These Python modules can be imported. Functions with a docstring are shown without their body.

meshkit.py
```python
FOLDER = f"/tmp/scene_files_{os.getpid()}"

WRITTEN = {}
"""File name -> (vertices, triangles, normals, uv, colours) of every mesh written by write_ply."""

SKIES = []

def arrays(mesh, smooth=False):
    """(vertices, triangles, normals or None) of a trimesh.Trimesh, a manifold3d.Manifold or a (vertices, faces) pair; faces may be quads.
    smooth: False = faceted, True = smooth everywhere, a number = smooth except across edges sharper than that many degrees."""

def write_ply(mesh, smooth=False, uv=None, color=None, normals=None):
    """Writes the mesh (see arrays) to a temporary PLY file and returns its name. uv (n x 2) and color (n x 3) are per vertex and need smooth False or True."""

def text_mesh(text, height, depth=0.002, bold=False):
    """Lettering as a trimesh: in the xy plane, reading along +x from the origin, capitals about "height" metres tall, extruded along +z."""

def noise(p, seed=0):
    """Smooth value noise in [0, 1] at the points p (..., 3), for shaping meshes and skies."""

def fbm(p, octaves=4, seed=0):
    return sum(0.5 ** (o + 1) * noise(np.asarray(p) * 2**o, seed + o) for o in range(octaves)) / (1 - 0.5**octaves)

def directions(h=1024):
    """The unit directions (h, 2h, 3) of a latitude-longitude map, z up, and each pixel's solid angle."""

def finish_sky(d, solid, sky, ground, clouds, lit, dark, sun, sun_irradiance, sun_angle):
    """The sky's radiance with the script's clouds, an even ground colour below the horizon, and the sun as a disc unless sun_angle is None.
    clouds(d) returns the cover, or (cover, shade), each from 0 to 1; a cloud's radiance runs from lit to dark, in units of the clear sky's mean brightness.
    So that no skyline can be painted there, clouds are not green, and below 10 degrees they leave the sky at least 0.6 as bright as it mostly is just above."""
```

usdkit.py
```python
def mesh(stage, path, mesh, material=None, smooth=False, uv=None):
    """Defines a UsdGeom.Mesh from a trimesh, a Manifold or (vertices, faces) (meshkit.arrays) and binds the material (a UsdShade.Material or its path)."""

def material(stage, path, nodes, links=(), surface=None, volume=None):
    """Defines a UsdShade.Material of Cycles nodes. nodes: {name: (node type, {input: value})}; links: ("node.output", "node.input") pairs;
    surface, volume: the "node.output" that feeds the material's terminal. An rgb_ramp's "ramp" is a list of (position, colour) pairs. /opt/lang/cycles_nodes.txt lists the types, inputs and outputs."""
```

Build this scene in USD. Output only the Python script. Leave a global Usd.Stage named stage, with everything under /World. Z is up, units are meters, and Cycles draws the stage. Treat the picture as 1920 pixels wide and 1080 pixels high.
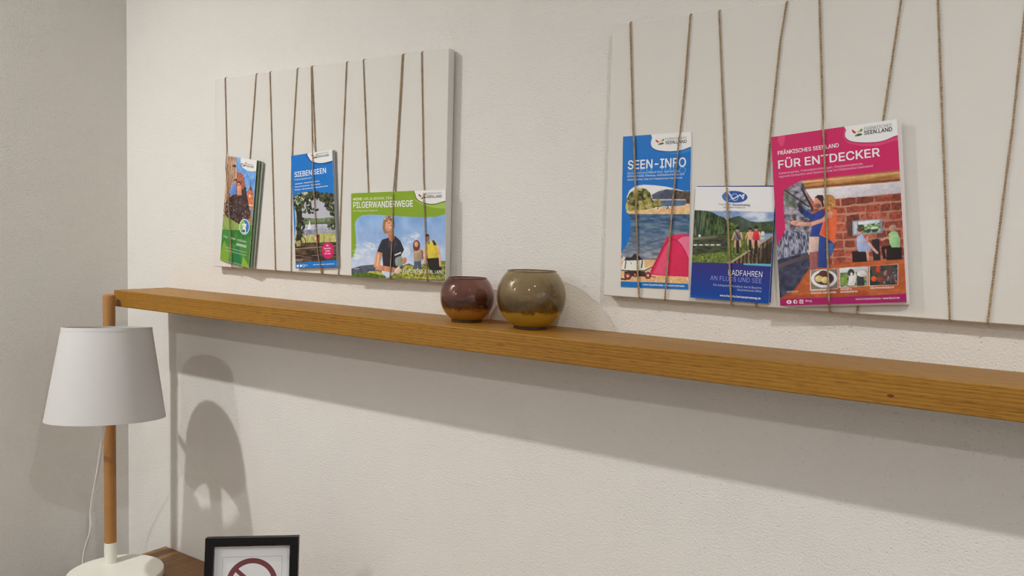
import math, random
import numpy as np
import trimesh
import usdkit, meshkit
from shapely.geometry import Polygon, LineString
from pxr import Usd, UsdGeom, UsdLux, UsdShade, Gf, Sdf, Vt

stage = Usd.Stage.CreateInMemory()
UsdGeom.SetStageUpAxis(stage, 'Z'); UsdGeom.SetStageMetersPerUnit(stage, 1.0)
UsdGeom.Xform.Define(stage, '/World')
stage.SetDefaultPrim(stage.GetPrimAtPath('/World'))

# ------------------------------------------------------------------ camera, lights, exposure
CAM = np.array([1.80254, -1.07562, 1.47211])
RIGHT = np.array([0.8249814, 0.5645523, 0.0261981]); UP = np.array([-0.0591363, 0.0401296, 0.9974430]); FWD = np.array([-0.5620574, 0.8244212, -0.0664917])
cam = UsdGeom.Camera.Define(stage, '/World/camera')
cam.CreateHorizontalApertureAttr(36.0); cam.CreateFocalLengthAttr(36.0 * 1557.17 / 1920)
cam.CreateClippingRangeAttr((0.02, 100.0))
M4 = Gf.Matrix4d(*[float(x) for x in (*RIGHT, 0, *UP, 0, *(-FWD), 0, *CAM, 1)])
cam.AddTransformOp().Set(M4)
cam.CreateExposureAttr(0.03)

CEIL = 2.45
ROWS = {-1.03: 35.0, -2.30: 32.0, -4.00: 27.0}      # three rows of ceiling spots running along the wall
COLS = {0.12: 1.0, 2.15: 0.66, 4.18: 0.62}
LIGHT_COL = (1.0, 0.988, 0.975)
CONE, SOFT, LAMP_R = 85.0, 1.0, 0.021
n_l = 0
for ly, inten in ROWS.items():
    for lx, dim in COLS.items():
        L = UsdLux.SphereLight.Define(stage, '/World/ceiling_spot' + (f'_{n_l:03d}' if n_l else '')); n_l += 1
        L.AddTranslateOp().Set((lx, ly, CEIL - 0.03))
        L.CreateRadiusAttr(LAMP_R); L.CreateIntensityAttr(inten * dim * 100); L.CreateColorAttr(LIGHT_COL)
        sh = UsdLux.ShapingAPI.Apply(L.GetPrim()); sh.CreateShapingConeAngleAttr(CONE); sh.CreateShapingConeSoftnessAttr(SOFT)

# ------------------------------------------------------------------ helpers
def lin(c):
    c = np.asarray(c, float) / 255.0
    return np.where(c <= 0.04045, c / 12.92, ((c + 0.055) / 1.055) ** 2.4)

def alb(c, e=0.80):
    """display colour in the room's light -> albedo"""
    return tuple(np.clip(lin(c) / e, 0.002, 0.86))

USED = {}
def numbered(parent, name):
    k = (parent, name); n = USED.get(k, -1) + 1; USED[k] = n
    return f'{parent}/{name}' + (f'_{n:03d}' if n else '')

def path_of(p):
    return '/World' if p is None else str(p.GetPath())

def tag(p, label=None, cat=None, group=None, kind=None):
    for k, v in (('label', label), ('category', cat), ('group', group), ('kind', kind)):
        if v: p.SetCustomDataByKey(k, v)
    return p

def obj(name, mesh, mat, parent=None, smooth=35, col=None, **kw):
    m = usdkit.mesh(stage, numbered(path_of(parent), name), mesh, mat, smooth=smooth)
    if col is not None:
        UsdGeom.PrimvarsAPI(m).CreatePrimvar('displayColor', Sdf.ValueTypeNames.Color3fArray, 'vertex').Set(Vt.Vec3fArray.FromNumpy(np.asarray(col, np.float32)))
    return tag(m.GetPrim(), **kw)

def thing(name, label, cat, loc=(0, 0, 0), rz=0.0, ry=0.0, rx=0.0, group=None):
    x = UsdGeom.Xform.Define(stage, numbered('/World', name))
    x.AddTranslateOp().Set(tuple(float(v) for v in loc))
    if rz: x.AddRotateZOp().Set(float(rz))
    if ry: x.AddRotateYOp().Set(float(ry))
    if rx: x.AddRotateXOp().Set(float(rx))
    return tag(x.GetPrim(), label, cat, group)

def mat(name, nodes, links=(), surface='p.BSDF'):
    return usdkit.material(stage, '/World/Looks/' + name, nodes, links, surface=surface)

def cbox(x0, x1, y0, y1, z0, z1, c=0.001):
    """box with chamfered edges"""
    P = []
    for i, x in enumerate((x0, x1)):
        for j, y in enumerate((y0, y1)):
            for k, z in enumerate((z0, z1)):
                sx, sy, sz = (1 - 2 * i) * c, (1 - 2 * j) * c, (1 - 2 * k) * c
                P += [(x + sx, y + sy, z), (x + sx, y, z + sz), (x, y + sy, z + sz)]
    return trimesh.convex.convex_hull(np.array(P))

def cat(*ms):
    return trimesh.util.concatenate(list(ms))

def tube(P, r, n=8, cap=True):
    P = np.asarray(P, float); r = np.broadcast_to(np.asarray(r, float), (len(P),))
    T = np.gradient(P, axis=0); T /= np.linalg.norm(T, axis=1, keepdims=True) + 1e-12
    a = np.cross(T[0], [0, 0, 1.0] if abs(T[0][2]) < 0.9 else [1.0, 0, 0]); a /= np.linalg.norm(a)
    ring = []
    th = np.arange(n) * 2 * np.pi / n
    for p, t, rr in zip(P, T, r):
        a = a - t * (a @ t); a /= np.linalg.norm(a) + 1e-12; b = np.cross(t, a)
        ring.append(p + rr * (np.cos(th)[:, None] * a + np.sin(th)[:, None] * b))
    V = np.vstack(ring); F = []
    for i in range(len(P) - 1):
        for j in range(n):
            A, B = i * n + j, i * n + (j + 1) % n
            F += [(A, B, B + n), (A, B + n, A + n)]
    if cap:
        V = np.vstack([V, P[:1], P[-1:]]); c0, c1 = len(V) - 2, len(V) - 1; k = (len(P) - 1) * n
        for j in range(n):
            F += [(c0, (j + 1) % n, j), (c1, k + j, k + (j + 1) % n)]
    return trimesh.Trimesh(V, np.array(F), process=False)

def lathe(pr, n=96):
    """closed or open profile of (radius, z)"""
    pr = np.asarray(pr, float); m = len(pr); th = np.arange(n) * 2 * np.pi / n
    V = np.stack([pr[:, 0][:, None] * np.cos(th), pr[:, 0][:, None] * np.sin(th), np.repeat(pr[:, 1][:, None], n, 1)], -1).reshape(-1, 3)
    F = []
    for i in range(m - 1):
        for j in range(n):
            A, B = i * n + j, i * n + (j + 1) % n
            if pr[i, 0] > 1e-9: F.append((A, B, B + n if pr[i + 1, 0] > 1e-9 else A + n))
            if pr[i + 1, 0] > 1e-9: F.append((A, B + n, A + n))
    t = trimesh.Trimesh(V, np.array(F)); t.merge_vertices()
    return t

def cyl(p0, p1, r0, r1=None, n=32):
    return tube([p0, p1], [r0, r0 if r1 is None else r1], n)

def catmull(P, closed=False, k=8):
    P = np.asarray(P, float); n = len(P); out = []
    for i in range(n if closed else n - 1):
        g = (lambda j: P[j % n]) if closed else (lambda j: P[min(max(j, 0), n - 1)])
        p0, p1, p2, p3 = g(i - 1), g(i), g(i + 1), g(i + 2)
        for t in np.arange(k) / k:
            out.append(0.5 * (2 * p1 + (p2 - p0) * t + (2 * p0 - 5 * p1 + 4 * p2 - p3) * t * t + (3 * p1 - p0 - 3 * p2 + p3) * t ** 3))
    if not closed: out.append(P[-1])
    return np.array(out)

# ------------------------------------------------------------------ materials
def plain(name, c, rough=0.5, e=0.80, **kw):
    return mat(name, {'p': ('principled_bsdf', {'base_color': alb(c, e), 'roughness': rough, **kw})})

def plaster(name, c, scale, strength, grain):
    return mat(name, {
        'g': ('geometry', {}),
        'n1': ('noise_texture', {'scale': scale, 'detail': 4.0, 'roughness': 0.62}),
        'n2': ('noise_texture', {'scale': scale * 0.45, 'detail': 3.0}),
        'v': ('voronoi_texture', {'scale': scale * 0.36, 'randomness': 1.0}),
        'vr': ('map_range', {'from_min': 0.02, 'from_max': 0.16, 'to_min': 0.0, 'to_max': 1.0, 'clamp': True}),
        'm2': ('noise_texture', {'scale': scale * 0.05, 'detail': 2.0}),
        'mr': ('map_range', {'from_min': 0.42, 'from_max': 0.62, 'to_min': 0.7, 'to_max': 1.0, 'clamp': True}),
        'c': ('math', {'math_type': 'subtract', 'value2': 0.5}),
        'a': ('math', {'math_type': 'multiply'}),
        'a2': ('math', {'math_type': 'multiply_add', 'value2': grain}),
        'a3': ('math', {'math_type': 'multiply_add', 'value2': 0.22}),
        'b': ('bump', {'strength': strength, 'distance': 0.004}),
        'p': ('principled_bsdf', {'base_color': c, 'roughness': 0.92, 'specular_ior_level': 0.2})},
        [('g.position', 'n1.vector'), ('g.position', 'n2.vector'), ('g.position', 'v.vector'), ('g.position', 'm2.vector'),
         ('v.distance', 'vr.value'), ('m2.fac', 'mr.value'), ('n1.fac', 'c.value1'), ('c.value', 'a.value1'), ('mr.result', 'a.value2'),
         ('vr.result', 'a2.value1'), ('a.value', 'a2.value3'), ('n2.fac', 'a3.value1'), ('a2.value', 'a3.value3'),
         ('a3.value', 'b.height'), ('b.normal', 'p.normal')])

def wood(name, cols, rough, sc=(2.2, 70, 70), pore=0.55, bump=0.15, wv=(0.9, 26, 48), wf=0.34):
    return mat(name, {
        'g': ('geometry', {}),
        'm1': ('mapping', {'scale': sc}), 'm2': ('mapping', {'scale': tuple(v * (7 if v > 30 else 12) for v in sc)}), 'm3': ('mapping', {'scale': (sc[0] * 0.45, sc[1] * 0.14, sc[2] * 0.14)}),
        'n1': ('noise_texture', {'scale': 1.0, 'detail': 5.0, 'roughness': 0.55, 'distortion': 0.6}),
        'n2': ('noise_texture', {'scale': 1.0, 'detail': 3.0}),
        'n3': ('noise_texture', {'scale': 1.0, 'detail': 2.0}),
        'w': ('wave_texture', {'scale': 1.0, 'distortion': 4.5, 'detail': 3.0, 'detail_scale': 1.4, 'bands_direction': 'z', 'profile': 'saw'}),
        'mw': ('mapping', {'scale': wv}),
        'ma': ('mix_float', {'fac': wf}), 'mb': ('mix_float', {'fac': 0.25}),
        'r': ('rgb_ramp', {'ramp': cols}),
        'pr': ('map_range', {'from_min': 0.52, 'from_max': 0.68, 'to_min': 0.0, 'to_max': pore, 'clamp': True}),
        'mx': ('mix', {'mix_type': 'multiply', 'color2': (0.42, 0.30, 0.16)}),
        'b': ('bump', {'strength': bump, 'distance': 0.001, 'invert': True}),
        'p': ('principled_bsdf', {'roughness': rough, 'specular_ior_level': 0.32})},
        [('g.position', 'm1.vector'), ('g.position', 'm2.vector'), ('g.position', 'm3.vector'), ('g.position', 'mw.vector'),
         ('m1.vector', 'n1.vector'), ('m2.vector', 'n2.vector'), ('m3.vector', 'n3.vector'), ('mw.vector', 'w.vector'),
         ('n1.fac', 'ma.a'), ('w.fac', 'ma.b'), ('ma.result', 'mb.a'), ('n3.fac', 'mb.b'), ('mb.result', 'r.fac'),
         ('n2.fac', 'pr.value'), ('pr.result', 'mx.fac'), ('r.color', 'mx.color1'), ('mx.color', 'p.base_color'), ('pr.result', 'b.height'), ('b.normal', 'p.normal')])

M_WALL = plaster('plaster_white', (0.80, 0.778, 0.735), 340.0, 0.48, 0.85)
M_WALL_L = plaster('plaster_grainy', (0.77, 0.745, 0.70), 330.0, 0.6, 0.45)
M_CEIL = mat('ceiling_paint', {'p': ('principled_bsdf', {'base_color': (0.78, 0.77, 0.755), 'roughness': 0.9})})
M_FLOOR = wood('floor_oak', [(0.2, (0.25, 0.235, 0.22)), (0.8, (0.36, 0.345, 0.325))], 0.45, (1.2, 20, 20))
M_OAK = wood('oak_board', [(0.22, (0.20, 0.088, 0.010)), (0.40, (0.29, 0.134, 0.015)), (0.58, (0.355, 0.172, 0.021)), (0.85, (0.42, 0.212, 0.030))], 0.45, (4.0, 200, 200), 0.8, 0.2, wv=(1.6, 30, 74), wf=0.42)
M_TABLE = wood('brown_oak', [(0.25, (0.17, 0.082, 0.024)), (0.55, (0.26, 0.13, 0.042)), (0.85, (0.32, 0.165, 0.058))], 0.42, (60, 2.2, 60), wv=(48, 0.9, 26))
M_POLE = wood('beech_pole', [(0.2, (0.36, 0.17, 0.052)), (0.8, (0.47, 0.235, 0.08))], 0.45, (90, 90, 3), 0.2, 0.05, wf=0.0)
M_CANVAS = mat('canvas_cloth', {
    'g': ('geometry', {}), 'w1': ('wave_texture', {'scale': 130.0, 'bands_direction': 'x'}), 'w2': ('wave_texture', {'scale': 130.0, 'bands_direction': 'z'}),
    'a': ('math', {'math_type': 'add'}), 'b': ('bump', {'strength': 0.04, 'distance': 0.0004}),
    'p': ('principled_bsdf', {'base_color': (0.735, 0.712, 0.668), 'roughness': 0.85, 'specular_ior_level': 0.25})},
    [('g.position', 'w1.vector'), ('g.position', 'w2.vector'), ('w1.fac', 'a.value1'), ('w2.fac', 'a.value2'), ('a.value', 'b.height'), ('b.normal', 'p.normal')])
M_BAR = plain('stretcher_pine', (120, 105, 85), 0.8)
M_TWINE = mat('jute_twine', {
    'g': ('geometry', {}), 'n': ('noise_texture', {'scale': 160.0, 'detail': 3.0}), 'n2': ('noise_texture', {'scale': 1500.0, 'detail': 2.0}), 'mf': ('mix_float', {'fac': 0.45}),
    'r': ('rgb_ramp', {'ramp': [(0.3, (0.28, 0.19, 0.11)), (0.5, (0.45, 0.325, 0.20)), (0.7, (0.58, 0.445, 0.30))]}),
    'p': ('principled_bsdf', {'roughness': 0.9, 'specular_ior_level': 0.15})},
    [('g.position', 'n.vector'), ('g.position', 'n2.vector'), ('n.fac', 'mf.a'), ('n2.fac', 'mf.b'), ('mf.result', 'r.fac'), ('r.color', 'p.base_color')])
M_PRINT = mat('printed_gloss', {'a': ('attribute', {'attribute': 'displayColor'}), 'p': ('principled_bsdf', {'roughness': 0.38, 'specular_ior_level': 0.35})}, [('a.color', 'p.base_color')])
M_PAPER = plain('paper_white', (222, 218, 214), 0.6)
M_PAPER_GREY = plain('paper_edges', (150, 150, 142), 0.7)
M_INK = {}
def ink(c):
    if c not in M_INK:
        M_INK[c] = plain('ink_%02x%02x%02x' % c, c, 0.4)
    return M_INK[c]
M_WHITE_METAL = plain('white_lacquer', (208, 206, 196), 0.35)
M_BLACK = mat('black_lacquer', {'p': ('principled_bsdf', {'base_color': (0.004, 0.004, 0.004), 'roughness': 0.45, 'specular_ior_level': 0.25})})
M_CORD = plain('white_cord', (222, 220, 215), 0.5)
M_SHADE = mat('shade_fabric', {
    'g': ('geometry', {}), 'm': ('mapping', {'scale': (500, 500, 900)}), 'n': ('noise_texture', {'scale': 1.0, 'detail': 2.0}), 'b': ('bump', {'strength': 0.10, 'distance': 0.0005}),
    'd': ('principled_bsdf', {'base_color': (0.71, 0.70, 0.69), 'roughness': 0.9, 'specular_ior_level': 0.15}), 't': ('translucent_bsdf', {'color': (0.74, 0.72, 0.68)}), 'x': ('mix_closure', {'fac': 0.21})},
    [('g.position', 'm.vector'), ('m.vector', 'n.vector'), ('n.fac', 'b.height'), ('b.normal', 'd.normal'), ('d.BSDF', 'x.closure1'), ('t.BSDF', 'x.closure2')], 'x.closure')
M_BULB = plain('opal_bulb', (225, 222, 215), 0.2)
M_PANE = mat('picture_glass', {
    'w': ('layer_weight', {'blend': 0.5}), 'f': ('math', {'math_type': 'power', 'value2': 4.0}), 't': ('transparent_bsdf', {'color': (0.98, 0.985, 0.99)}), 'q': ('glossy_bsdf', {'color': (1, 1, 1), 'roughness': 0.02}), 'x': ('mix_closure', {})},
    [('w.facing', 'f.value1'), ('f.value', 'x.fac'), ('t.BSDF', 'x.closure1'), ('q.BSDF', 'x.closure2')], 'x.closure')

def tinted_glass(name, ramp, inner, gloss, dif):
    """thin coloured glass with a cloudy lustre coat, gilded towards the foot (ramps run from the shelf up 9 cm; inner: the coat's colours, dif: how dense it lies)"""
    return mat(name, {
        'g': ('geometry', {}), 's': ('separate_xyz', {}),
        'h': ('map_range', {'from_min': SZ, 'from_max': SZ + 0.09, 'clamp': True}),
        'n': ('noise_texture', {'scale': 60.0, 'detail': 5.0, 'roughness': 0.65, 'distortion': 1.2}),
        'nm': ('math', {'math_type': 'multiply_add', 'value2': 0.020, 'value3': -0.010}), 'za': ('math', {'math_type': 'add'}),
        'c': ('rgb_ramp', {'ramp': ramp}), 'i': ('rgb_ramp', {'ramp': inner}), 'e': ('rgb_ramp', {'ramp': [(p, (v, v, v)) for p, v in dif]}),
        't': ('transparent_bsdf', {}), 'd': ('diffuse_bsdf', {}), 'k': ('mix_closure', {}),
        'lw': ('layer_weight', {'blend': 0.5}), 'pw': ('math', {'math_type': 'power', 'value2': 4.0}), 'fa': ('math', {'math_type': 'multiply_add', 'value2': 0.55, 'value3': gloss}),
        'q': ('glossy_bsdf', {'color': (0.95, 0.92, 0.88), 'roughness': 0.006}), 'x': ('mix_closure', {})},
        [('g.position', 's.vector'), ('g.position', 'n.vector'), ('n.fac', 'nm.value1'), ('s.z', 'za.value1'), ('nm.value', 'za.value2'), ('za.value', 'h.value'), ('h.result', 'c.fac'), ('h.result', 'i.fac'), ('h.result', 'e.fac'),
         ('c.color', 't.color'), ('i.color', 'd.color'), ('e.color', 'k.fac'), ('t.BSDF', 'k.closure1'), ('d.BSDF', 'k.closure2'),
         ('lw.facing', 'pw.value1'), ('pw.value', 'fa.value1'), ('fa.value', 'x.fac'), ('k.closure', 'x.closure1'), ('q.BSDF', 'x.closure2')], 'x.closure')

# ------------------------------------------------------------------ the room
RX, RY = 4.60, -5.20
def struct(name, mesh, m):
    return obj(name, mesh, m, kind='structure', smooth=False)
def bx(x0, x1, y0, y1, z0, z1):
    m = trimesh.creation.box((x1 - x0, y1 - y0, z1 - z0)); m.apply_translation(((x0 + x1) / 2, (y0 + y1) / 2, (z0 + z1) / 2)); return m
tag(struct('wall_back', bx(-0.12, RX + 0.12, 0, 0.12, 0, CEIL), M_WALL), 'white rough plastered wall behind the shelf and boards', None)
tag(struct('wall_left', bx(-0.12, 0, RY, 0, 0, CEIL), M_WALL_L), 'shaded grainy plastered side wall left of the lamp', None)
struct('wall_right', bx(RX, RX + 0.12, RY, 0, 0, CEIL), M_CEIL)
struct('wall_front', bx(-0.12, RX + 0.12, RY - 0.12, RY, 0, CEIL), M_CEIL)
struct('floor', bx(-0.12, RX + 0.12, RY - 0.12, 0.12, -0.1, 0), M_FLOOR)
struct('ceiling', bx(-0.12, RX + 0.12, RY - 0.12, 0.12, CEIL, CEIL + 0.1), M_CEIL)

# ------------------------------------------------------------------ shelf and table
SX, SD, SZ, ST = 0.1559, 0.1236, 1.3324, 0.0337
sh = thing('wall_shelf', 'long oak floating shelf running across the white wall under both boards', 'shelf', (SX, 0, SZ - ST))
obj('board', cbox(0, 2.50, -SD, 0, 0, ST, 0.0009), M_OAK, sh)
# a small dark knot in the front edge
kn = [(0.0034 * math.cos(a) * (1 + .25 * math.sin(3 * a)), 0.0019 * math.sin(a)) for a in np.linspace(0, 2 * np.pi, 18, endpoint=False)]
kx = 1.489
obj('knot', trimesh.Trimesh([(kx, -SD - 0.00012, 0.0105)] + [(kx + a, -SD - 0.00012, 0.0105 + b) for a, b in kn], [(0, i + 1, (i + 1) % 18 + 1) for i in range(18)], process=False), plain('knot_brown', (88, 42, 14), 0.5), sh, False)

tb = thing('side_table', 'brown oak table top in the corner under the lamp', 'table', (0.1477, 0, 0))
obj('tabletop', cbox(0, 1.30, -0.52, -0.001, 0.720, 0.750, 0.001), M_TABLE, tb)
for lx in (0.04, 1.215):
    for ly in (-0.49, -0.06):
        obj('leg', cbox(lx, lx + 0.045, ly, ly + 0.045, 0, 0.7195, 0.001), M_TABLE, tb)
obj('apron', cat(cbox(0.086, 1.214, -0.475, -0.455, 0.655, 0.7195), cbox(0.086, 1.214, -0.05, -0.03, 0.655, 0.7195)), M_TABLE, tb)

# ------------------------------------------------------------------ twine boards
T = 0.0175
def board(x0, x1, z0, z1, label, rot=0.0):
    b = thing('memo_board', label, 'memo board', ((x0 + x1) / 2, 0, z0))
    w, h = (x1 - x0) / 2, z1 - z0
    obj('canvas', cbox(-w, w, -T, -0.0028, 0, h, 0.0011), M_CANVAS, b)
    bar = 0.004
    obj('stretcher_frame', cat(bx(-w + bar, -w + 0.03, -0.0028, -0.0002, bar, h - bar), bx(w - 0.03, w - bar, -0.0028, -0.0002, bar, h - bar), bx(-w + 0.03, w - 0.03, -0.0028, -0.0002, bar, 0.03), bx(-w + 0.03, w - 0.03, -0.0028, -0.0002, h - 0.03, h - bar)), M_BAR, b)
    return b, (x0 + x1) / 2, z0, z1

def resample(P, step):
    P = np.asarray(P, float); s = np.r_[0, np.cumsum(np.linalg.norm(np.diff(P, axis=0), axis=1))]
    t = np.linspace(0, s[-1], max(4, int(s[-1] / step)))
    return np.stack([np.interp(t, s, P[:, k]) for k in range(3)], 1)

def smooth_path(P, it=3):
    P = P.copy()
    for _ in range(it): P[1:-1] = (P[:-2] + 2 * P[1:-1] + P[2:]) / 4
    return P

def twine(b, cx, z0, z1, pts, rng, rp=0.00066, fuzz=26):
    """two plies laid round each other along the strand, wrapped over the board's edges, with loose fibres"""
    p = [np.array(q, float) for q in pts]
    if abs(p[0][2] - z1) < 0.012: p[0][2] = z1 - 0.0008
    top, bot = p[0], p[-1]; bot[2] = z0 + 0.0006
    path = [(top[0], -0.006, z1 + 0.0004), (top[0], -T + 0.0012, z1 + 0.0004), (top[0], -T - 0.0013, z1 - 0.0006)] + [tuple(q) for q in p] + [(bot[0], -T - 0.0013, z0 + 0.0006), (bot[0], -T + 0.0012, z0 - 0.0003), (bot[0], -0.006, z0 - 0.0003)]
    P = smooth_path(resample(path, 0.0011), 3)
    P = P - np.array([cx, 0, z0])
    s = np.r_[0, np.cumsum(np.linalg.norm(np.diff(P, axis=0), axis=1))]
    Tn = np.gradient(P, axis=0); Tn /= np.linalg.norm(Tn, axis=1, keepdims=True) + 1e-12
    a = np.cross(Tn[0], [1.0, 0, 0]); A, B = [], []
    for t in Tn:
        a = a - t * (a @ t); a /= np.linalg.norm(a); A.append(a); B.append(np.cross(t, a))
    A, B = np.array(A), np.array(B)
    wob = 1 + 0.35 * (meshkit.fbm(np.stack([s * 55, s * 0 + rng.random() * 50, s * 0], 1), 3) - 0.5) * 2
    for _ in range(rng.randint(1, 3)):                               # slubs
        c = rng.random() * s[-1]; wob += rng.uniform(0.15, 0.5) * np.exp(-((s - c) / rng.uniform(0.002, 0.006)) ** 2)
    ms = []
    for ply in (0, np.pi):
        ph = 2 * np.pi * s / 0.0072 + ply
        off = (np.cos(ph)[:, None] * A + np.sin(ph)[:, None] * B) * rp * 0.92
        ms.append(tube(P + off, rp * wob, 5))
    for _ in range(fuzz):
        i = rng.randrange(4, len(P) - 4); d = np.array([rng.uniform(-1, 1), rng.uniform(-1, 0.1), rng.uniform(-.8, .8)]); d /= np.linalg.norm(d)
        L = rng.uniform(0.002, 0.0055); g = np.array([rng.uniform(-1, 1), 0, rng.uniform(-1, 1)]) * 0.35
        q = [P[i] + d * L * t + g * L * t * t for t in (0, .5, 1)]
        ms.append(tube(q, [0.00010, 0.00008, 0.00004], 3, False))
    obj('twine', cat(*ms), M_TWINE, b, True)

rng = random.Random(11)
b1 = board(0.3425, 0.9472, 1.3875, 1.7648, 'white canvas board strung with twine left of the glass bowls, holding three leaflets')
for s_ in (
    [(0.3778, -0.0189, 1.7652), (0.3844, -0.0189, 1.621), (0.3905, -0.0257, 1.588), (0.3978, -0.0257, 1.5326), (0.4035, -0.0257, 1.465), (0.4091, -0.0257, 1.4005), (0.4019, -0.0189, 1.3841)],
    [(0.4727, -0.0189, 1.7652), (0.4564, -0.0189, 1.6083), (0.4389, -0.0189, 1.3884)],
    [(0.5125, -0.0189, 1.7653), (0.5226, -0.0189, 1.578), (0.5328, -0.0189, 1.3855)],
    [(0.5892, -0.0189, 1.7656), (0.5783, -0.0189, 1.6263), (0.5758, -0.0189, 1.5577), (0.5772, -0.0189, 1.3865)],
    [(0.6264, -0.0189, 1.7651), (0.6314, -0.0189, 1.632), (0.6396, -0.0249, 1.600), (0.6405, -0.0249, 1.579), (0.6444, -0.0249, 1.5341), (0.6494, -0.0249, 1.478), (0.6558, -0.0249, 1.4264), (0.6618, -0.0249, 1.403), (0.6598, -0.0189, 1.3859)],
    [(0.6282, -0.0189, 1.7651), (0.6395, -0.0189, 1.624), (0.6498, -0.0189, 1.498), (0.6624, -0.0189, 1.3858)],
    [(0.717, -0.0189, 1.7662), (0.7107, -0.0189, 1.6213), (0.7031, -0.0189, 1.386)],
    [(0.7574, -0.0189, 1.7662), (0.7745, -0.0189, 1.537), (0.7877, -0.0189, 1.3862)],
    [(0.8476, -0.0189, 1.7663), (0.8387, -0.0189, 1.5958), (0.8333, -0.0189, 1.5429), (0.8362, -0.0233, 1.5286), (0.8357, -0.0233, 1.4533), (0.8323, -0.0233, 1.3921), (0.8273, -0.0189, 1.3865)],
    [(0.8492, -0.0189, 1.7664), (0.8408, -0.0189, 1.5958), (0.8369, -0.0189, 1.5384), (0.8295, -0.0189, 1.3865)],
    [(0.8899, -0.0189, 1.7658), (0.8998, -0.0189, 1.5529), (0.9014, -0.0189, 1.5406), (0.9040, -0.0233, 1.5270), (0.9084, -0.0233, 1.4797), (0.9143, -0.0233, 1.3946), (0.9116, -0.0189, 1.3863)]):
    twine(*b1, s_, rng, 0.00062, 14)
b2 = board(1.2403, 1.8450, 1.3854, 1.7674, 'white twine-strung canvas board at the right, cut off by the photo edge')
for s_ in (
    [(1.2687, -0.0189, 1.7678), (1.2792, -0.0189, 1.6166), (1.2818, -0.0209, 1.6053), (1.2877, -0.0209, 1.5271), (1.2952, -0.0209, 1.4175), (1.2971, -0.0209, 1.4012), (1.2976, -0.0189, 1.3855)],
    [(1.3569, -0.0189, 1.7681), (1.3531, -0.0189, 1.6699), (1.3494, -0.0189, 1.6155), (1.3485, -0.0209, 1.6025), (1.3436, -0.0209, 1.5269), (1.3389, -0.0209, 1.433), (1.3378, -0.0209, 1.4028), (1.3363, -0.0189, 1.3862)],
    [(1.3964, -0.0189, 1.7678), (1.4097, -0.0189, 1.6154), (1.4161, -0.0189, 1.5427), (1.4192, -0.0247, 1.5356), (1.4263, -0.0247, 1.4499), (1.4310, -0.0247, 1.3939), (1.4299, -0.0189, 1.3855)],
    [(1.4834, -0.0189, 1.7678), (1.4777, -0.0189, 1.7189), (1.4748, -0.0189, 1.6695), (1.4714, -0.0189, 1.6126), (1.4682, -0.0189, 1.5403), (1.4623, -0.0189, 1.3867)],
    [(1.5228, -0.0189, 1.7670), (1.5343, -0.0189, 1.619), (1.5386, -0.0311, 1.6017), (1.5402, -0.0311, 1.5839), (1.5483, -0.0311, 1.484), (1.5547, -0.0311, 1.4022), (1.5538, -0.0189, 1.386)],
    [(1.6161, -0.0189, 1.7670), (1.6028, -0.0189, 1.6159), (1.5851, -0.0189, 1.3858)],
    [(1.6515, -0.0189, 1.7670), (1.6658, -0.0189, 1.6032), (1.6744, -0.0189, 1.5068), (1.6849, -0.0189, 1.385)],
    [(1.7398, -0.0189, 1.7670), (1.7339, -0.0189, 1.5998), (1.7287, -0.0189, 1.5073), (1.7223, -0.0189, 1.3852)],
    [(1.7655, -0.0189, 1.7670), (1.7760, -0.0189, 1.5998), (1.7960, -0.0189, 1.3852)]):
    twine(*b2, s_, rng, 0.00074, 55)

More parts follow.
